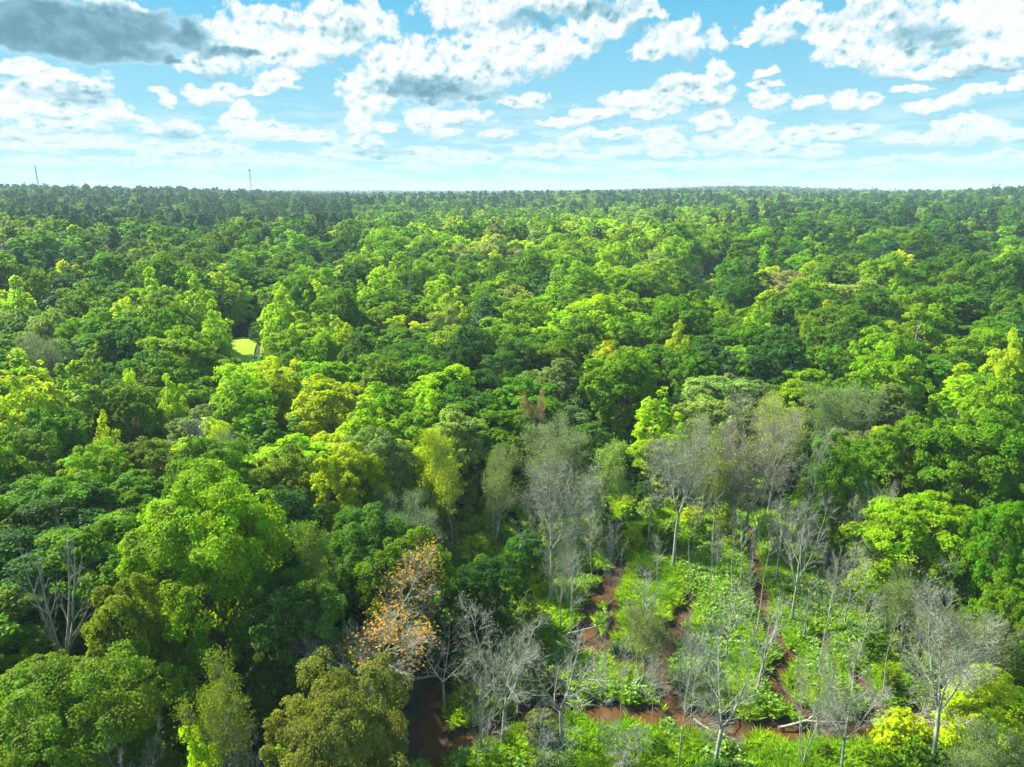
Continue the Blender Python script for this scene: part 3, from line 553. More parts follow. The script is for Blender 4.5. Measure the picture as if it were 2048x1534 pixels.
# the wetland's bare trees
bt = [('bare_fine', 1100, 1215, 925, 150, 'grey', 'pale fine-twigged bare tree standing alone above the creek head', 'the pale fine-twigged bare tree'),
 ('bare_tall', 1135, 1130, 955, 70, 'grey', 'slim bare tree behind the pale fine-twigged one', None),
 ('bare_fine', 1345, 1145, 865, 140, 'grey', 'silvery bare tree with twin trunks at the top of the wetland', 'the silvery twin-trunked bare tree'),
 ('bare_tall', 1300, 1110, 905, 90, 'grey', 'thin grey bare tree beside the silvery twin-trunked one', None),
 ('bare_brown', 1478, 1110, 815, 180, 'tan', 'tallest bare tree of the wetland, brownish with tan withered leaves', 'the tall brownish bare tree'),
 ('bare_vase3', 1505, 1125, 880, 130, 'grey', 'dense grey bare tree in front of the tall brownish one', None),
 ('sparse_fine', 1425, 1105, 900, 130, 'olive', 'thin olive-leaved tree beside the tall brownish bare one', None),
 ('bare_vase', 1582, 1252, 990, 110, 'grey', 'white-limbed bare tree with two trunks beside the narrow creek', 'the white-limbed bare tree'),
 ('bare_spread', 1650, 1150, 985, 170, 'grey', 'broad bare tree with spreading white branches', 'the broad white-branched bare tree'),
 ('bare_multi', 1708, 1190, 960, 110, 'grey', 'feathery grey bare tree at the wetland edge', 'the feathery grey bare tree'),
 ('bare_tall', 1600, 1150, 880, 80, 'grey', 'slender tall bare tree in front of the willow', None),
 ('bare_lean', 1462, 1240, 1040, 60, 'grey', 'leaning thin bare trunk in the wetland grass', 'the leaning bare trunk'),
 ('bare_lean', 1510, 1280, 1080, 60, 'grey', 'dark crooked pole-like trunk beside the narrow creek', None),
 ('bare_lean', 1418, 1205, 1050, 50, 'grey', 'slim straight dead trunk among pale creeper leaves', None),
 ('bare_tall', 1212, 1262, 1050, 60, 'grey', 'slim grey sapling by the brown pool', None),
 ('bare_single2', 1290, 1345, 1120, 90, 'grey', 'small silver-grey bare tree in the middle of the brown pool', 'the silver pool-side bare tree'),
 ('sparse_multi', 1285, 1370, 1230, 110, 'grey green', 'low grey-green half-leafed tree beside the brown pool', None),
 ('bare_fine2', 1005, 1500, 1230, 220, 'grey', 'bushy grey bare tree above the dark water', 'the bushy grey bare tree'),
 ('bare_vase2', 1125, 1500, 1265, 190, 'grey', 'grey bare tree with drooping tangled branches', 'the tangled grey bare tree'),
 ('bare_crooked', 960, 1540, 1360, 150, 'grey', 'short bare tree at the bottom edge beside the bushy grey one', None),
 ('bare_multi2', 1090, 1560, 1420, 140, 'grey', 'pale low bare tree at the bottom edge under the tangled one', None),
 ('bare_vase3', 890, 1420, 1240, 160, 'grey', 'dark-stemmed bare tree beside the shaded creek', None),
 ('bare_vase2', 1425, 1560, 1240, 170, 'grey', 'vase-shaped whitish bare tree at the bottom edge', 'the vase-shaped whitish tree'),
 ('bare_tall', 1355, 1560, 1290, 90, 'grey', 'narrow bare tree beside the vase-shaped whitish one', None),
 ('bare_fine2', 1680, 1560, 1330, 160, 'grey', 'forked pale bare tree at the bottom edge', 'the forked pale tree'),
 ('bare_multi', 1600, 1545, 1320, 110, 'grey', 'thin multi-stemmed bare tree beside the forked pale one', None),
 ('bare_fine', 1860, 1560, 1215, 210, 'grey', 'wide fine-twigged bare tree at the lower right', 'the wide fine-twigged tree'),
 ('sparse_fine', 1890, 1450, 1235, 160, 'grey green', 'grey-green half-leafed tree beside the wide fine-twigged one', None),
 ('bare_fine2', 1905, 1290, 1090, 150, 'grey', 'grey bare tree before the bright rounded tree', 'the grey edge bare tree'),
 ('bare_lean', 1765, 1400, 1220, 60, 'grey', 'crooked dead trunk by the creek mouth', None),
 ('bare_single2', 1715, 1330, 1180, 80, 'grey', 'small twiggy dead tree among grey shrubs', None),
 ('bare_single2', 1690, 1260, 1090, 90, 'grey', 'slim dead tree under the broad white-branched one', None),
 ('sparse_multi', 1800, 1310, 1150, 130, 'grey green', 'small grey-green half-leafed tree at the wetland edge', None),
 ('bare_single2', 1180, 1110, 930, 70, 'grey', 'small bare tree with white twigs above the marsh', None),
 ('bare_spread', 1240, 1560, 1480, 120, 'grey', 'low bare crown cut by the bottom edge', None),
 ('sparse_tall', 905, 1110, 885, 110, 'yellow green', 'dark-trunked yellow-green tree above the shaded creek', 'the dark-trunked tree'),
 ('sparse_fine', 830, 1180, 1010, 150, 'bluish', 'thin bluish grey tree beside the orange-leaved one', None),
 ('sparse_multi', 985, 1100, 905, 120, 'grey green', 'thin grey-green tree at the creek head', None)]
for a in bt: B_(*a, rz=random.uniform(0, 6.28))
# right side of the wetland
hero('round_near1', 1850, 985, 13, 250, 'bright green', 'bright rounded tree at the wetland edge, yellowish tips', 'the bright rounded edge tree', rz=.3)
hero('round_near4', 2025, 1010, 15, 150, 'mid green', 'mid green tree at the right edge below the shadow gap', 'the right-edge green tree')
hero('round_near2', 2035, 1150, 12, 150, 'mid green', 'dense mid green tree at the right edge over the lower slope')
hero('round_near0', 2010, 1365, 8, 200, 'lime', 'yellowish lime tree in the bottom right corner', 'the lime corner tree')
hero('sparse_multi', 1960, 1430, 8, 170, 'grey green', 'pale grey-green thin tree in the bottom right corner')
hero('round_near3', 1960, 830, 17, 230, 'mid green', 'tall mid green tree in half shade at the right', 'the tall half-shaded tree')
hero('round_near1', 1820, 830, 16, 190, 'mid green', 'mid green tree behind the bright rounded edge tree')
hero('round_near0', 1690, 880, 15, 150, 'mid green', 'dark-based green tree right of the pale willow')
hero('sparse_fine', 1560, 800, 15, 150, 'pale green', 'pale feathery willow-like tree behind the tall bare ones', 'the pale feathery tree')
hero('sparse_fine', 1680, 770, 15, 130, 'grey green', 'greyish feathery tree behind the pale feathery one')
hero('sparse_fine', 1110, 850, 13, 190, 'grey green', 'grey-green feathery tree behind the pale bare tree', 'the grey-green feathery tree')
hero('sparse_tall', 1210, 880, 12, 110, 'pale green', 'thin pale tree at the top edge of the wetland')
hero('sparse_fine', 1420, 850, 13, 110, 'grey green', 'thin grey-green tree above the silvery bare one')
# mid distance, left
hero('bare_multi', 425, 812, 16, 125, 'grey', 'bluish-grey leafless tree rising out of the olive canopy', 'the bluish bare tree')
hero('sparse_tall', 455, 850, 13, 60, 'yellow', 'bare tree with a few yellow leaves beside the bluish one')
hero('turret_near1', 556, 726, 15, 85, 'yellow green', 'vivid yellow-green pointed tree among dark crowns', 'the vivid yellow-green tree')
hero('round_mid0', 655, 762, 14, 165, 'yellow green', 'domed yellow-green tree with golden side', 'the golden-sided dome')
hero('turret_near2', 262, 742, 14, 70, 'lime', 'lime pointed tree, western of a close pair', 'the lime pointed pair')
hero('turret_near0', 335, 752, 13, 68, 'lime', 'lime pointed tree, eastern of a close pair')
hero('turret_near1', 205, 832, 13, 70, 'lime', 'lime shoots topping the canopy near the left edge')
hero('sparse_fine', 70, 672, 15, 115, 'bluish', 'misty grey-green tree near the left edge', 'the misty grey-green tree')
hero('turret_mid0', 185, 690, 14, 60, 'bright green', 'narrow bright green tree beside the misty one')
hero('round_mid1', 100, 628, 15, 80, 'bright green', 'bright green crown above the misty tree')
hero('round_near2', 160, 625, 16, 95, 'bright green', 'broad bright green crown with dark underside')
hero('turret_mid1', 245, 598, 18, 90, 'lime', 'lime rounded tree before the dark pines', 'the lime tree before the pines')
hero('turret_mid2', 552, 556, 20, 92, 'lime', 'tall lime tree over the small lawn', 'the tall lime tree over the lawn')
hero('turret_mid3', 424, 600, 17, 72, 'lime', 'slim lime tree by the lawn gap')
hero('turret_mid1', 640, 563, 19, 80, 'lime', 'yellowish lime tree with a square top', 'the square-topped lime tree')
hero('turret_mid0', 722, 565, 18, 75, 'lime', 'twin-peaked lime tree beside the square-topped one')
hero('turret_mid2', 785, 520, 18, 60, 'lime', 'narrow lime spire in the mid canopy')
hero('pine_mid0', 122, 552, 20, 110, 'pine green', 'dark rounded pine near the left edge', 'the dark rounded pine')
hero('turret_mid3', 30, 563, 20, 85, 'lime', 'lime tree at the left edge beside the dark pine')
hero('pine_mid1', 32, 490, 24, 65, 'pine green', 'dark spire-like pine at the left edge')
hero('pine_mid2', 95, 498, 22, 50, 'pine green', 'dark narrow pine beside the spire-like one')
hero('round_mid2', 320, 510, 23, 110, 'mid green', 'large round oak-like tree in the left woods', 'the large round oak')
hero('round_mid3', 215, 500, 23, 80, 'mid green', 'round oak-like tree beside the dark narrow pine')
hero('round_mid4', 400, 497, 22, 85, 'mid green', 'round oak-like tree east of the large one')
hero('turret_mid1', 590, 462, 25, 150, 'bright green', 'broad tall bright green tree rising over the mid canopy', 'the broad tall bright tree')
hero('turret_mid2', 535, 480, 23, 90, 'bright green', 'bright green tree joined to the broad tall one')
hero('round_mid0', 370, 545, 18, 70, 'dark green', 'dark round tree under the large oak')
hero('round_mid1', 690, 480, 21, 60, 'deep green', 'dark tree beside the broad tall bright one')
hero('bare_multi', 806, 560, 17, 34, 'grey', 'dead dark-stemmed tree among lime spires', 'the dark-stemmed dead tree')
# centre
hero('round_near2', 832, 680, 15, 148, 'dark green', 'dark rounded tree in the middle of the forest', 'the dark rounded middle tree')
hero('turret_near1', 925, 662, 16, 100, 'deep green', 'glossy dark tree with bright edges in the middle', 'the glossy dark tree')
hero('round_near4', 1032, 680, 15, 130, 'dark green', 'dark dome beside the glossy dark tree', 'the dark middle dome')
hero('round_near0', 955, 740, 13, 120, 'deep green', 'shaded dark tree in the central gap')
hero('turret_near2', 900, 610, 15, 110, 'pale green', 'pale pointed tree behind the dark middle ones')
hero('turret_near0', 868, 862, 13, 95, 'lime', 'lime tree behind the shaded creek', 'the lime tree by the creek')
hero('round_near1', 690, 882, 14, 150, 'yellow green', 'yellowish-topped olive tree in the left canopy', 'the yellow-topped olive tree')
hero('round_near3', 560, 900, 13, 150, 'olive', 'dull olive rounded tree beside the big bright dome')
hero('round_mid1', 1215, 692, 12, 58, 'yellow', 'small yellow round tree in the green canopy', 'the small yellow tree')
hero('turret_near1', 1355, 652, 15, 72, 'yellow', 'tall yellow-green tree, yellowest in the canopy', 'the tall yellowest tree')
hero('round_near4', 1425, 688, 15, 125, 'blue green', 'bluish dark tree beside the yellowest one', 'the bluish dark tree')
hero('turret_mid2', 1518, 607, 17, 76, 'lime', 'egg-shaped lime tree right of centre', 'the egg-shaped lime tree')
hero('turret_mid0', 1455, 600, 15, 60, 'bright green', 'bright green tree beside the egg-shaped one')
hero('round_mid3', 1690, 605, 18, 150, 'mid green', 'green tree with a yellow upper side', 'the yellow-sided green tree')
hero('turret_mid3', 1655, 610, 17, 70, 'yellow green', 'yellow-green tree before the green dome')
hero('round_mid2', 1572, 545, 18, 115, 'tan', 'beige-green flowering tree in the dark canopy', 'the beige flowering tree')
hero('round_mid4', 1705, 560, 18, 150, 'pale green', 'pale cream-green rounded tree', 'the cream-green tree')
hero('turret_near0', 1845, 612, 19, 190, 'bright green', 'large bright green feathery tree at the right', 'the large feathery tree')
hero('turret_near2', 1765, 690, 16, 110, 'lime', 'lime tree in front of the large feathery one')
hero('turret_near1', 2025, 668, 17, 100, 'lime', 'lime tree on the right edge above the shaded canopy', 'the right-edge lime tree')
hero('turret_mid1', 2025, 530, 18, 60, 'lime', 'small lime spire high on the right edge')
hero('round_mid0', 1880, 570, 18, 170, 'mid green', 'broad flat-topped green tree at the right', 'the broad flat-topped tree')
hero('round_mid2', 1430, 463, 12, 34, 'yellow', 'small round yellow-green tree in the far marsh', 'the far yellow tree')
hero('pine_mid0', 1570, 490, 20, 85, 'dark green', 'dark spreading pine beyond the beige flowering tree', 'the dark spreading pine')
hero('pine_mid1', 1700, 500, 20, 75, 'dark green', 'dark pine above the cream-green tree')
hero('pine_mid2', 1850, 470, 22, 85, 'dark green', 'tall dark pine on the right slope', 'the tall dark slope pine')
hero('pine_mid1', 1925, 510, 20, 80, 'dark green', 'dark pine below the tall slope pine')
hero('pine_mid0', 1640, 535, 19, 75, 'dark green', 'dark pine between the beige and the cream-green trees')
hero('orange_bare', 1062, 765, 14, 60, 'orange', 'small dead tree with a few orange leaves in the gap', 'the small orange-flecked dead tree')
hero('bare_multi', 1325, 585, 14, 44, 'grey', 'pinkish-grey bare tree in the green canopy', 'the pinkish bare tree')
hero('bare_multi2', 1395, 520, 14, 38, 'grey', 'greyish bare tree by the far marsh')
hero('bare_multi', 132, 690, 13, 44, 'grey', 'purplish-grey bare tree beside the misty one')
hero('sparse_fine', 1410, 470, 14, 60, 'pale green', 'pale thin trees of the far marsh')
NHERO = len(TREES)

hero('round_near2', 985, 1105, 9, 130, 'deep green', 'small shaded dark tree overhanging the shaded creek', 'the overhanging dark tree')
hero('round_near4', 930, 1160, 6, 100, 'dark green', 'low dark bushy tree on the shaded creek bank')
hero('round_near1', 1050, 1060, 7, 90, 'dark green', 'low dark tree between creek head and pale bare tree')
NHERO = len(TREES)
# ------------------------------------------------------------------ stump, fallen branches
def fallen(px, py, L, key, ang, label, lm=None, zz=.15):
    p = at(px, py, 0); pr = PROTO[key]; e = add_tree(key, p[0], p[1], L * .8, L * .30, (.2, .2, .1), label, None, rz=ang, tilt_=(0, 0), name='fallen_branch', cat='fallen branch', group='fallen branches lying over the creeks', z=zz)
    e.rotation_mode = 'XYZ'; e.rotation_euler = (R(84), random.uniform(-.3, .3), ang); TREES.pop(); return e
fl = [(1120, 1408, 7, 'bare_single2', 2.2), (1215, 1405, 8, 'bare_spread', 1.9), (1260, 1180, 6, 'bare_single2', 1.2), (1290, 1290, 7, 'bare_single2', -1.4), (1390, 1440, 6, 'bare_spread', .3), (1480, 1430, 8, 'bare_multi2', -1.2),
      (1560, 1455, 7, 'bare_spread', 1.5), (1630, 1455, 5, 'bare_single2', 2.0), (1760, 1445, 7, 'bare_spread', 1.1), (1850, 1425, 5, 'bare_single2', -1.7), (1150, 1290, 6, 'bare_single2', -1.5), (1230, 1300, 6, 'bare_lean', 1.9), (1330, 1180, 5, 'bare_single2', .6), (870, 1350, 7, 'bare_spread', -1.0), (1560, 1065, 6, 'bare_single2', -1.5), (1190, 1460, 6, 'bare_multi2', -2.2)]
fwords = ['tangled grey fallen branch on the bank under the tangled tree', 'broken crown fallen into the muddy pool', 'fallen twigs over the water at the pool head', 'thin fallen branch across the grass beside the silver tree', 'grey brush heap on the creek bend', 'large pale brush heap over the main creek',
 'fallen bough lying along the main creek', 'short fallen branch beside the brush heap', 'spread of dead twigs at the creek mouth', 'small fallen branch at the far end of the creek', 'grey branch reaching over the brown pool', 'straight fallen pole over the brown pool', 'dead twigs on the grass by the twin-trunked tree', 'fallen limb in the shaded creek', 'arching white branch before the dark trunks', 'fallen brush under the bottom-edge bank']
for a, w in zip(fl, fwords): fallen(a[0], a[1], a[2], a[3], a[4], w)
def log_thing(pts, r, name, label, cat):
    P_ = np.array([at(px, py, z) for px, py, z in pts]); rr = np.linspace(r, r * .55, len(pts)); b = []
    e = bpy.data.objects.new(name, None); COL.objects.link(e); c0 = P_[0].copy(); e.location = c0; tag(e, label, cat)
    link('trunk', tube_mesh('log_' + name, [(P_ - c0, rr)], M_DEAD, sides=lambda q: 9), e)
    for i in range(1, len(P_)):
        b.append((path(P_[i] - c0, (random.uniform(-1, 1), random.uniform(-1, 1), .5), random.uniform(.5, 1.6), 4, .2, .05, rng), np.linspace(r * .3, .01, 4)))
    link('branch_stubs', tube_mesh('stubs_' + name, b, M_DEAD), e)
log_thing([(868, 1158, .8), (900, 1168, .5), (925, 1182, .2), (950, 1205, -.1)], .26, 'fallen_log', 'pale fallen log lying across the shaded creek bank', 'fallen log')
log_thing([(1135, 1268, .7), (1160, 1262, .5), (1190, 1254, .3)], .13, 'fallen_log', 'thin grey log over the brown pool', 'fallen log')
log_thing([(1538, 1308, 0), (1542, 1285, 1.2), (1545, 1258, 2.5), (1546, 1234, 3.6)][0:1] + [], .2, 'x', 'x', 'x') if False else None
def snag(px, py, h, r, label):
    p = at(px, py, 0); e = bpy.data.objects.new('tree_stump', None); COL.objects.link(e); e.location = p; tag(e, label, 'tree stump')
    link('trunk', tube_mesh('snag', [(path((0, 0, -.3), (.05, -.03, 1), h, 6, .04, 0, rng), np.linspace(r * 1.3, r * .8, 6))], M_DEAD, sides=lambda q: 9), e)
    link('broken_limb', tube_mesh('snag_limb', [(path((0, 0, h * .55), (.7, .2, .8), .9, 4, .1, 0, rng), np.linspace(r * .4, .02, 4))], M_DEAD), e)
snag(1538, 1305, 3.4, .17, 'broken grey stump standing on the creek bank'); snag(1632, 1475, 2.2, .15, 'short dark stump at the bottom of the main creek')
# ------------------------------------------------------------------ the forest: every tree one can tell apart, then the mass beyond
def spots(r0, r1, s, amax, seed):
    rg = np.random.default_rng(seed); n = int(r1 / s) + 2; I, J = np.meshgrid(np.arange(-n, n), np.arange(-2, int(n / .866) + 2))
    x = ((I + .5 * (J % 2)) * s + rg.uniform(-.36, .36, I.shape) * s).ravel(); y = (J * s * .866 + rg.uniform(-.36, .36, I.shape) * s).ravel()
    d = np.hypot(x, y); a = np.abs(np.degrees(np.arctan2(x, y))); k = (d >= r0) & (d < r1) & (a < amax) & (y > 0); return x[k], y[k]
rg = np.random.default_rng(77)
HX = np.array([t['x'] for t in TREES]); HY = np.array([t['y'] for t in TREES]); HR = np.array([t['r'] for t in TREES])
def region(x, y, px, py):
    """what grows there: the mix of kinds, palette and height"""
    w = fbm(x / 38, y / 38, 51); q = rg.uniform(); d = math.hypot(x, y)
    left_far = px < 700 and d > 230; right_far = px > 1450 and d > 210
    if left_far: kind = 'pine' if q < (.30 if d < 420 else .62) else ('turret' if q > .9 else 'round')
    elif right_far: kind = 'pine' if q < .34 else ('turret' if q > .86 else 'round')
    elif d > 700: kind = 'pine' if q < .45 else 'round'
    elif d > 130: kind = 'turret' if q < .26 else ('pine' if q > .96 else 'round')
    else: kind = 'turret' if q < .14 else 'round'
    u = rg.uniform() * .6 + w * .4; v = rg.uniform(); aa = math.degrees(math.atan2(x, y))
    u += .30 * math.exp(-((aa - 4 - 8 * min(d, 900) / 900) / 11) ** 2) * float(sstep(120, 200, d)) - .12 * (aa < -14 and d > 230) - .10 * (aa > 20 and d > 170)
    if kind == 'pine': c = 'pine green' if v < .75 else 'dark green'
    elif kind == 'turret': c = 'lime' if u > (.52 if d < 300 else .74) else 'bright green' if u > .34 else 'mid green'
    elif px < 900 and d < 120: c = ['olive', 'bright green', 'bright green', 'mid green', 'grey green', 'lime', 'mid green'][int(v * 6.99)]
    elif px < 700 and d > 230: c = ['mid green', 'dark green', 'olive', 'mid green', 'deep green'][int(v * 4.99)]
    elif d < 120: c = ['mid green', 'grey green', 'bright green', 'mid green', 'pale green', 'dark green'][int(v * 5.99)]
    elif d > 420: c = 'deep green' if u < .18 else 'dark green' if u < .36 else 'mid green' if u < .64 else 'bright green' if v < .75 else 'pale green'
    else: c = 'deep green' if u < .22 else 'dark green' if u < .36 else 'mid green' if u < .62 else 'bright green' if u < .80 else 'lime' if v < .45 else 'olive' if v < .7 else 'pale green' if v < .9 else 'grey green'
    return kind, c
cand = []
for (r0, r1, s) in ((24, 90, 6.6), (90, 180, 8.3), (180, 380, 11.0)):
    xs, ys = spots(r0, r1, s, 44, int(r0)); zs = gz(xs, ys); ch = chan(xs, ys)
    wetm = inside(WET, xs, ys)
    for x, y, z, c, wm in zip(xs, ys, zs, ch, wetm):
        if wm or c < 2.5: continue
        dd = math.hypot(x, y); h = (11.5 + 8.5 * float(sstep(60, 330, dd))) * (rg.uniform(.82, 1.16) if rg.uniform() < .8 else rg.uniform(1.12, 1.34))
        px, py, dep = topx((x, y, z + h)); pxl = abs(px - 484); gpx, gpy, _ = topx((x, y, z + h * .55))
        if dep < 15 or px < -260 or px > 3000 or py > 2300: continue
        kind, col = region(x, y, px, py); r = rg.uniform(3.7, 6.4) * (1.0 + .62 * float(sstep(70, 340, dd))) * (.95 if kind == 'turret' else .85 if kind == 'pine' else 1)
        if px > 1820 and py > 1080: h *= .7
        la = math.atan2(LAWN[0], LAWN[1]); across = x * math.cos(la) - y * math.sin(la); along = x * math.sin(la) + y * math.cos(la) - math.hypot(*LAWN)
        if abs(across) < 3.4 + r * 1.05 and -26 < along < 24: continue
        if pxl < 15 + r / dep * FPX * 1.1 and dep < LAWN[1] + 25 and py < 705 and dep > 80: h *= .5; r *= .75; py = topx((x, y, z + h))[1];
        if pxl < 15 + r / dep * FPX * 1.1 and dep < LAWN[1] + 25 and dep > 80 and topx((x, y, z + h))[1] < 705: continue
        # the far marsh: an open strip of low growth
        if abs(px - 1405) < 45 and 470 < py < 590: h *= .45; col = 'pale green' if rg.uniform() < .5 else 'lime'; r *= .7
        gap = np.hypot(HX - x, HY - y) - .62 * (HR + r)
        if (gap < 0).any(): continue
        # bottom of the photograph: nothing stands between the drone and the trees there
        if topx((x, y, z + h))[1] > (1110 if px < 560 else 1330 if px > 1820 else 1180) and -60 < px < 2110: continue
        if r0 < 100 and 1000 < px < 1720 and y < 95: h *= .85
        if px < 860 and py > 930: kind = 'round'; col = ['mid green', 'dark green', 'mid green', 'deep green'][int(rg.uniform() * 3.99)]
        cand.append((dep, kind, col, x, y, h, r, px, py, z))
cand.sort(key=lambda c: c[0])
LIM = {'round': 285, 'turret': 200, 'pine': 110}; cnt = {k: sum(1 for t in TREES if t['kind'] == k and t['o'].name.startswith(NAME_OF[k])) for k in LIM}
LM = [t for t in TREES[:NHERO] if t['lm']]
ORD = ['', 'second ', 'third ', 'fourth ', 'fifth ', 'sixth ', 'seventh ', 'eighth ', 'ninth ', 'tenth ']
mass, solo = [], []
BLOCK = set()
for dep, kind, col, x, y, h, r, px, py, z in cand:
    vis = -40 < px < 2088 and py < 1600
    if not vis or cnt[kind] >= LIM[kind]: mass.append((dep, kind, col, x, y, z, h, r)); continue
    cnt[kind] += 1
    key = {'round': 'round_near%d' % rg.integers(0, 5) if dep < 85 else 'round_mid%d' % rg.integers(0, 5), 'turret': 'turret_near%d' % rg.integers(0, 3) if dep < 85 else 'turret_mid%d' % rg.integers(0, 4), 'pine': 'pine_mid%d' % rg.integers(0, 3)}[kind]
    e = add_tree(key, x, y, h, r, PAL[col]); solo.append((e, kind, col, px, py + 15, r, dep, h))
# labels: colour, size and kind, then where it stands next to a tree one can find
KW = {'round': 'broadleaf', 'turret': 'pointed tree', 'pine': 'pine'}
used = {}
rows = []
for e, kind, col, px, py, r, dep, h in solo:
    best = min(LM, key=lambda t: math.hypot((t['px'] - px), (t['py'] - py) * 1.6)); dx, dy = px - best['px'], (py - best['py']) * 1.6; d = math.hypot(dx, dy)
    if abs(dx) > 2.2 * abs(dy): rel = 'left of' if dx < 0 else 'right of'
    elif abs(dy) > 2.2 * abs(dx): rel = 'straight behind' if dy < 0 else 'straight in front of'
    else: rel = ('behind' if dy < 0 else 'in front') + (' left of' if dx < 0 else ' right of')
    sz = 'small ' if r < 4.2 else 'wide ' if r > 6.0 else ''
    rows.append((f"{sz}{col} {KW[kind]}", rel, best['lm'], d, e))
rows.sort(key=lambda t: t[3])
for what, rel, lm, d, e in rows:
    k = (what, rel, lm); n = used.get(k, 0); used[k] = n + 1
    e['label'] = f"{ORD[min(n, 9)]}{what} {rel} {lm}" if n else f"{what} {rel} {lm}"
# shrubs along the wetland's edge and between the creeks
srows = []
scols = ['bright green', 'mid green', 'olive', 'dark green', 'grey green', 'pale green', 'lime', 'bright green']
n = 0
for _ in range(4000):
    x, y = rg.uniform(WET[:, 0].min(), WET[:, 0].max()), rg.uniform(WET[:, 1].min(), WET[:, 1].max())
    if not inside(WET, np.array([x]), np.array([y]))[0] or float(chan(np.array([x]), np.array([y]))[0]) < 1.3: continue
    px, py, dep = topx((x, y, 1.5))
    if px < 20 or px > 2030 or py > 1540: continue
    if any(math.hypot(x - a, y - b) < 2.6 for a, b in BLOCK): continue
    edge = py < 1090 or px > 1740 or px < 1100
    if not edge and rg.uniform() > .06: continue
    BLOCK.add((x, y)); h = rg.uniform(1.6, 3.2) if edge else rg.uniform(.9, 1.6); col = scols[int(rg.uniform() * 7.99)]; r = h * rg.uniform(.5, .8)
    e = add_tree('shrub%d' % rg.integers(0, 3), x, y, h, r, PAL[col]); srows.append((e, col, px, py, h)); n += 1
    if n > 120: break
n = 0
bkeys = ['bare_single2', 'bare_tall', 'bare_crooked', 'bare_fine2', 'bare_tall', 'bare_vase2', 'bare_lean', 'bare_lean']
for _ in range(3000):
    x, y = rg.uniform(WET[:, 0].min(), WET[:, 0].max()), rg.uniform(WET[:, 1].min(), WET[:, 1].max())
    if not inside(WET, np.array([x]), np.array([y]))[0] or float(chan(np.array([x]), np.array([y]))[0]) < .5: continue
    px, py, dep = topx((x, y, 0.5))
    if px < 1120 or px > 1860 or py > 1500 or py < 1120 or any(math.hypot(x - a, y - b) < 2.2 for a, b in BLOCK) or (HT := np.hypot(HX - x, HY - y)).min() < 1.6: continue
    BLOCK.add((x, y)); key = bkeys[int(rg.uniform() * 7.99)]; h = rg.uniform(5.5, 11) if 1150 < px < 1700 else rg.uniform(7, 12); r = h * {'bare_fine2': .17, 'bare_vase2': .2, 'bare_lean': .12}.get(key, .16)
    e = add_tree(key, x, y, h, r, PAL['grey green']); n += 1
    srows.append((e, {'sparse_tall': 'sparse-leaved', 'bare_lean': 'pole-like', 'bare_crooked': 'crooked', 'bare_fine2': 'feathery', 'bare_vase2': 'forked'}.get(key, 'thin'), px, py, h))
    if n >= 36: break
LMB = [t for t in TREES[:NHERO] if t['lm'] and (t['kind'] == 'bare' or t['px'] > 850 and t['py'] > 850)]
used = {}; rows = []
for e, col, px, py, h in srows:
    best = min(LMB, key=lambda t: math.hypot(t['px'] - px, t['py'] + 150 - py)); dx, dy = px - best['px'], py - best['py'] - 150; d = math.hypot(dx, dy)
    rel = ('left of' if dx < 0 else 'right of') if abs(dx) > 2 * abs(dy) else ('beyond the foot of' if dy < 0 else 'below the foot of')
    what = f"{'small ' if h < 8 else ''}{col} bare tree" if h > 5 else f"{'low ' if h < 1.7 else 'tall ' if h > 2.6 else ''}{col} shrub"; rows.append((what, rel, best['lm'], d, e))
rows.sort(key=lambda t: t[3])
for what, rel, lm, d, e in rows:
    k = (what, rel, lm); n = used.get(k, 0); used[k] = n + 1; e['label'] = f"{ORD[min(n, 9)]}{what} {rel} {lm}"

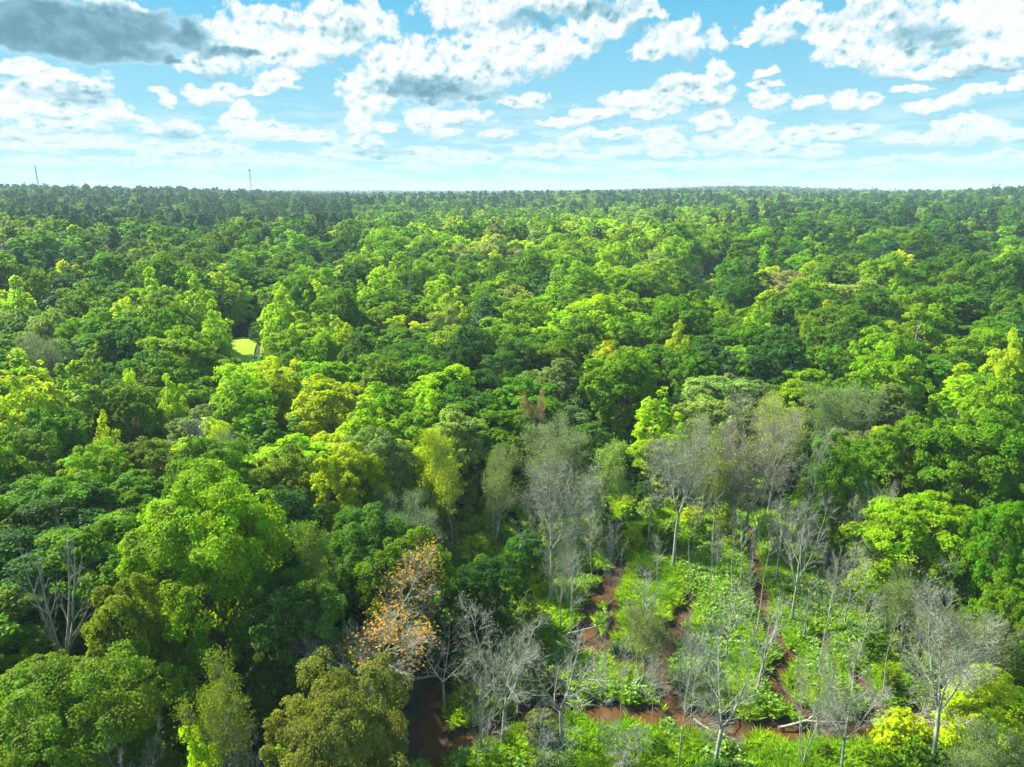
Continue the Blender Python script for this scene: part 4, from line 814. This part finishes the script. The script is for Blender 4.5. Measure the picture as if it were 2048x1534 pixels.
# the mass beyond
for (r0, r1, s, sc) in ((380, 1000, 11.5, 1.45), (1000, 2600, 14.5, 1.7), (2600, 5600, 26, 2.6)):
    xs, ys = spots(r0, r1, s, 42, int(r0)); zs = gz(xs, ys)
    for x, y, z in zip(xs, ys, zs):
        if r0 < 2000 and ((x - pf[0]) / 40) ** 2 + ((y - pf[1]) / 78) ** 2 < 1: continue
        px, py, dep = topx((x, y, z + 16))
        kind, col = region(x, y, px, py); hh = rg.uniform(15, 25) * (1.15 if kind == 'pine' else 1); mass.append((dep, kind, col, x, y, z, hh * (1 if sc < 2 else 1.1), rg.uniform(4.6, 6.6) * sc * (.75 if kind == 'turret' else .85 if kind == 'pine' else 1)))
def instancer(name, rows, protos, pick, label, cat):
    me = bpy.data.meshes.new(name); me.vertices.add(len(rows)); me.vertices.foreach_set('co', np.array([(r_[3], r_[4], r_[5] - .2) for r_ in rows], dtype=np.float32).ravel())
    idx = np.array([pick(r_) for r_ in rows]); tint = np.array([np.array(PAL[r_[2]]) * rg.uniform(.8, 1.2) * np.array([rg.uniform(.85, 1.15), 1, 1]) for r_ in rows])
    sc = np.array([(r_[7] / PROTO[protos[i]]['R'], r_[7] / PROTO[protos[i]]['R'], r_[6] / PROTO[protos[i]]['H']) for r_, i in zip(rows, idx)])
    rot = np.zeros_like(sc); rot[:, 2] = rg.uniform(0, 6.28, len(rows))
    a = me.attributes.new('pick', 'INT', 'POINT'); a.data.foreach_set('value', idx.astype(np.int32))
    for nm, arr in (('size', sc), ('turn', rot)): a = me.attributes.new(nm, 'FLOAT_VECTOR', 'POINT'); a.data.foreach_set('vector', arr.astype(np.float32).ravel())
    a = me.attributes.new('tint', 'FLOAT_COLOR', 'POINT'); a.data.foreach_set('color', np.column_stack([tint, np.ones(len(rows))]).astype(np.float32).ravel())
    o = link(name, me); tag(o, label, cat, kind='stuff')
    ng = bpy.data.node_groups.new(name, 'GeometryNodeTree'); ng.interface.new_socket('Geometry', in_out='INPUT', socket_type='NodeSocketGeometry'); ng.interface.new_socket('Geometry', in_out='OUTPUT', socket_type='NodeSocketGeometry')
    q = G(ng); gi, go_ = q.node('NodeGroupInput'), q.node('NodeGroupOutput'); jn = q.node('GeometryNodeJoinGeometry')
    def attr(nm, ty): n_ = q.node('GeometryNodeInputNamedAttribute', data_type=ty); n_.inputs[0].default_value = nm; return n_.outputs[0]
    A, S_, T_ = attr('pick', 'INT'), attr('size', 'FLOAT_VECTOR'), attr('turn', 'FLOAT_VECTOR')
    for i, pk in enumerate(protos):
        cmp_ = q.node('FunctionNodeCompare', data_type='INT', operation='EQUAL'); q.put(cmp_.inputs[2], A); cmp_.inputs[3].default_value = i
        oi = q.node('GeometryNodeObjectInfo', transform_space='ORIGINAL'); oi.inputs['Object'].default_value = SRC[pk]; oi.inputs['As Instance'].default_value = True
        ip = q.node('GeometryNodeInstanceOnPoints'); q.put(ip.inputs['Points'], gi.outputs[0]); q.put(ip.inputs['Selection'], cmp_.outputs[0]); q.put(ip.inputs['Instance'], oi.outputs['Geometry']); q.put(ip.inputs['Rotation'], T_); q.put(ip.inputs['Scale'], S_)
        q.l.new(ip.outputs[0], jn.inputs[0])
    q.put(go_.inputs[0], jn.outputs[0]); md = o.modifiers.new('scatter', 'NODES'); md.node_group = ng; return o
# one single tree of each far model stands as a thing of its own at the near edge of the mass; the mass repeats its crown
need = ['round_far%d' % i for i in range(5)] + ['turret_far%d' % i for i in range(3)] + ['pine_far%d' % i for i in range(3)] + ['round_vfar%d' % i for i in range(3)] + ['pine_vfar%d' % i for i in range(3)]
SRC = {}
mass.sort(key=lambda c: c[0])
anchors = {'round': [(900, 452), (1180, 440), (470, 440), (1010, 470), (1320, 450)], 'turret': [(700, 470), (1120, 462), (1500, 455)], 'pine': [(160, 470), (820, 440), (1780, 450)], 'vr': [(760, 409), (1240, 410), (1500, 412)], 'vp': [(260, 402), (1420, 398), (1900, 404)]}
words_ = ['round crown just under the skyline at mid picture', 'pale round crown far off, beyond the dark middle dome', 'dark crown below the skyline east of the lookout mast', 'round crown high over the dark middle dome', 'round crown before the far marsh', 'far pointed crown above the twin lime trees', 'far pointed crown north of the small yellow tree', 'far pointed crown above the egg-shaped lime tree', 'far pine above the large round oak', 'far dark pine at mid picture below the skyline', 'far pine above the cream-green tree',
 'tiny distant crown by the skyline at mid picture', 'tiny distant crown by the skyline right of middle', 'tiny distant crown below the pylon hill', 'tiny distant pine on the dark ridge right of the guyed mast', 'tiny distant pine on the pylon hill', 'tiny distant pine below the easternmost pylon']
pts_ = anchors['round'] + anchors['turret'] + anchors['pine'] + anchors['vr'] + anchors['vp']
for nm, (ax, ay), w in zip(need, pts_, words_):
    k = PROTO[nm]['kind']; h = 17; p = pos_top(ax, ay, h)
    e = add_tree(nm, p[0], p[1], h, 5.6 if k == 'round' else 4.4, PAL[{'round': 'mid green', 'turret': 'bright green', 'pine': 'pine green'}[k]], w); SRC[nm] = [c for c in e.children if c.name.startswith('crown')][0]
nearm = lambda r_: r_[0] < 850
RN, TN, PN = need[:5] + need[11:14], need[5:8], need[8:11] + need[14:17] + ['pine_mid%d' % i for i in range(3)]
for k_ in LIVE:
    if '_mid' in k_: SRC[k_] = [c for c in LIVE[k_][1] if c.name.startswith('crown')][0]
instancer('distant_broadleaf_forest', [m_ for m_ in mass if m_[1] != 'pine'], need[:5] + need[11:14] + need[5:8] + ['round_mid%d' % i for i in range(5)] + ['turret_mid%d' % i for i in range(4)], lambda r_: (16 + int(rg.integers(0, 4)) if r_[1] == 'turret' else 11 + int(rg.integers(0, 5))) if r_[0] < 300 else (8 + int(rg.integers(0, 3))) if (r_[1] == 'turret' and nearm(r_)) else (int(rg.integers(0, 5)) if nearm(r_) else 5 + int(rg.integers(0, 3))), 'endless green canopy of broadleaf trees reaching to the skyline', 'distant forest')
instancer('distant_pine_forest', [m_ for m_ in mass if m_[1] == 'pine'], PN, lambda r_: 6 + int(rg.integers(0, 3)) if r_[0] < 300 else int(rg.integers(0, 3)) if nearm(r_) else 3 + int(rg.integers(0, 3)), 'dark pines mixed through the canopy up to the skyline', 'distant forest')
# undergrowth beneath the trees
ug = []
xs, ys = spots(22, 330, 3.6, 46, 3); zs = gz(xs, ys); wm = inside(WET, xs, ys); cc = chan(xs, ys)
for x, y, z, w_, c_ in zip(xs, ys, zs, wm, cc):
    la = math.atan2(LAWN[0], LAWN[1])
    if w_ or c_ < 1.5 or (abs(x * math.cos(la) - y * math.sin(la)) < 3.6 and abs(math.hypot(x, y) - math.hypot(*LAWN)) < 30): continue
    h = rg.uniform(1.5, 4.2); ug.append((0, 'shrub', ['dark green', 'mid green', 'deep green', 'bright green'][int(rg.uniform() * 3.99)], x, y, z, h, h * rg.uniform(.6, .9)))
for i in range(3): SRC['shrub%d' % i] = [c for c in LIVE['shrub%d' % i][1] if c.name.startswith('crown')][0]
instancer('undergrowth', ug, ['shrub0', 'shrub1', 'shrub2'], lambda r_: int(rg.integers(0, 3)), 'dense leafy undergrowth beneath the forest trees', 'undergrowth')

# ------------------------------------------------------------------ masts, pylons, power line
mm, gg = mat('galvanised_steel'); finish(gg, principled(gg, (.10, .13, .14, 1), .5, .5).outputs[0])
def lattice(h, w0, w1, n, r, ox=0.0):
    P_ = []; c = lambda z, i: np.array([((i in (0, 3)) * -2 + 1) * (w0 + (w1 - w0) * z / h) / 2 + ox, ((i in (0, 1)) * -2 + 1) * (w0 + (w1 - w0) * z / h) / 2, z])
    for i in range(4): P_.append((np.array([c(0, i), c(h, i)]), np.array([r, r])))
    zs = np.linspace(0, h, n + 1)
    for a, b in zip(zs[:-1], zs[1:]):
        for i in range(4):
            j = (i + 1) % 4; P_ += [(np.array([c(a, i), c(b, j)]), np.array([r * .6] * 2)), (np.array([c(b, i), c(b, j)]), np.array([r * .6] * 2))]
    return P_
def placed(name, px, D, label, cat, group=None):
    x = (px - 1024) / FPX * D / math.cos(PITCH) * 0 + math.tan(math.radians(azel(px, 385)[0])) * D; e = bpy.data.objects.new(name, None); COL.objects.link(e); e.location = (x, D, float(gz(x, D))); tag(e, label, cat, group); return e
def top_h(e, py): el_ = azel(1024 + 0, py)[1]; return CAM_H + math.tan(math.radians(azel(float(topx(e.location)[0]), py)[1])) * math.hypot(e.location.x, e.location.y) - e.location.z
S4 = lambda r: 4
e = placed('radio_mast', 79, 1100, 'tall grey lattice mast with guy wires on the skyline', 'radio mast'); h = top_h(e, 331)
link('lattice_tower', tube_mesh('m1', lattice(h, 3.2, .5, 20, .18), mm, S4), e)
link('antenna', tube_mesh('m1a', [(np.array([[0, 0, h], [0, 0, h + 4]]), np.array([.16, .1]))], mm, S4), e)
for a in (0.3, 2.4, 4.5): link('guy_wire', tube_mesh('m1g', [(np.array([[0, 0, h * t], [math.cos(a) * 30 * t, math.sin(a) * 30 * t, 0]]), np.array([.07, .07])) for t in (.45, .75, .97)], mm, S4), e)
e = placed('radio_mast', 53, 1300, 'short slim pole mast with a small flat head on the skyline', 'radio mast'); h = top_h(e, 365)
link('pole', tube_mesh('m2', [(np.array([[0, 0, 0], [0, 0, h]]), np.array([.7, .45]))], mm, lambda r: 8), e); link('antenna_head', tube_mesh('m2h', [(np.array([[0, 0, h], [0, 0, h + .9]]), np.array([1.7, 1.7])), (np.array([[0, 0, h + .9], [0, 0, h + 1]]), np.array([1.7, .1]))], mm, lambda r: 12), e)
e = placed('radio_mast', 503, 1500, 'grey lattice mast crowned by a dark ring of antennas', 'radio mast'); h = top_h(e, 340)
link('lattice_tower', tube_mesh('m3', lattice(h, 5.0, 1.2, 18, .20), mm, S4), e)
link('antenna_ring', tube_mesh('m3r', [(np.array([[math.cos(a) * 2.5, math.sin(a) * 2.5, h - 1.3], [math.cos(a) * 2.5, math.sin(a) * 2.5, h + 1.2]]), np.array([.55, .55])) for a in np.arange(9) * .698] + [(np.array([[-2.5, 0, h], [2.5, 0, h]]), np.array([.4, .4])), (np.array([[0, -2.5, h], [0, 2.5, h]]), np.array([.2, .2]))], mm, S4), e)
link('lightning_rod', tube_mesh('m3l', [(np.array([[0, 0, h], [0, 0, h + 4]]), np.array([.16, .1]))], mm, S4), e)
PY = [(1990, 364, 1250, 'y-shaped steel pylon, easternmost on the skyline'), (1749, 371, 1750, 'y-shaped steel pylon between the two hills'), (1454, 363, 2150, 'y-shaped steel pylon on top of the wooded hill'), (1367, 366, 2300, 'small pylon on the west shoulder of the hill')]
tips_ = []
for px, py, D, lab in PY:
    e = placed('power_pylon', px, D, lab, 'power pylon', 'pylons of the power line'); h = top_h(e, py); h = max(h, 24); s = 1.0
    link('tower_legs', tube_mesh('pl', lattice(h * .62, 7, 2.2, 6, .42), mm, S4), e)
    for sg in (-1, 1): link('arm', tube_mesh('pa', [(np.array([[sg * .8, 0, h * .62], [sg * 6.5, 0, h * .98]]), np.array([.5, .5])), (np.array([[sg * 1.6, 0, h * .60], [sg * 6.5, 0, h * .86]]), np.array([.4, .4])), (np.array([[sg * 6.5, 0, h * .82], [sg * 6.5, 0, h]]), np.array([.22, .22]))], mm, S4), e)
    link('crossarm', tube_mesh('pc', [(np.array([[-9.5, 0, h * .86], [9.5, 0, h * .86]]), np.array([.45, .45])), (np.array([[-9.5, 0, h * .86], [-6.5, 0, h * .93]]), np.array([.18, .18])), (np.array([[9.5, 0, h * .86], [6.5, 0, h * .93]]), np.array([.18, .18]))], mm, S4), e)
    tips_.append(np.array(e.location) + np.array([0, 0, h * .86]))
tips_.insert(0, np.array([tips_[0][0] + 260, tips_[0][1] - 330, tips_[0][2] - 2]))
mwire, gg = mat('wire'); finish(gg, principled(gg, (.5, .55, .55, 1), .4, .6).outputs[0])
for i, (sx, lab) in enumerate(((-9.5, 'northern'), (0, 'middle'), (9.5, 'southern'))):
    pl = []
    for a, b in zip(tips_[:-1], tips_[1:]):
        t = np.linspace(0, 1, 17)[:, None]; q = a + (b - a) * t + np.array([sx, 0, 0]); q[:, 2] -= (4 * 9 * t * (1 - t))[:, 0]; pl.append((q, np.full(17, .06)))
    tag(link('power_line', tube_mesh('wire', pl, mwire, S4)), f'{lab} wire strung between the steel pylons', 'power line', 'wires of the power line')

# ------------------------------------------------------------------ haze
bm = bpy.data.meshes.new('haze'); x0, x1, y0, y1, z0, z1 = -6500, 6500, -900, 9100, -6, 125
bm.from_pydata([(x0, y0, z0), (x1, y0, z0), (x1, y1, z0), (x0, y1, z0), (x0, y0, z1), (x1, y0, z1), (x1, y1, z1), (x0, y1, z1)], [], [(0, 3, 2, 1), (4, 5, 6, 7), (0, 1, 5, 4), (1, 2, 6, 5), (2, 3, 7, 6), (3, 0, 4, 7)])
ho = link('haze', bm); ho['kind'] = 'stuff'; tag(ho, 'thin pale blue haze over the far forest', 'haze')
mh = bpy.data.materials.new('haze'); mh.use_nodes = True; mh.node_tree.nodes.clear(); q = G(mh.node_tree); pv = q.node('ShaderNodeVolumePrincipled'); pv.inputs['Color'].default_value = (.62, .88, 1, 1); pv.inputs['Density'].default_value = 0.00016; pv.inputs['Anisotropy'].default_value = 0.0
oo = q.node('ShaderNodeOutputMaterial'); q.l.new(pv.outputs[0], oo.inputs['Volume']); bm.materials.append(mh)
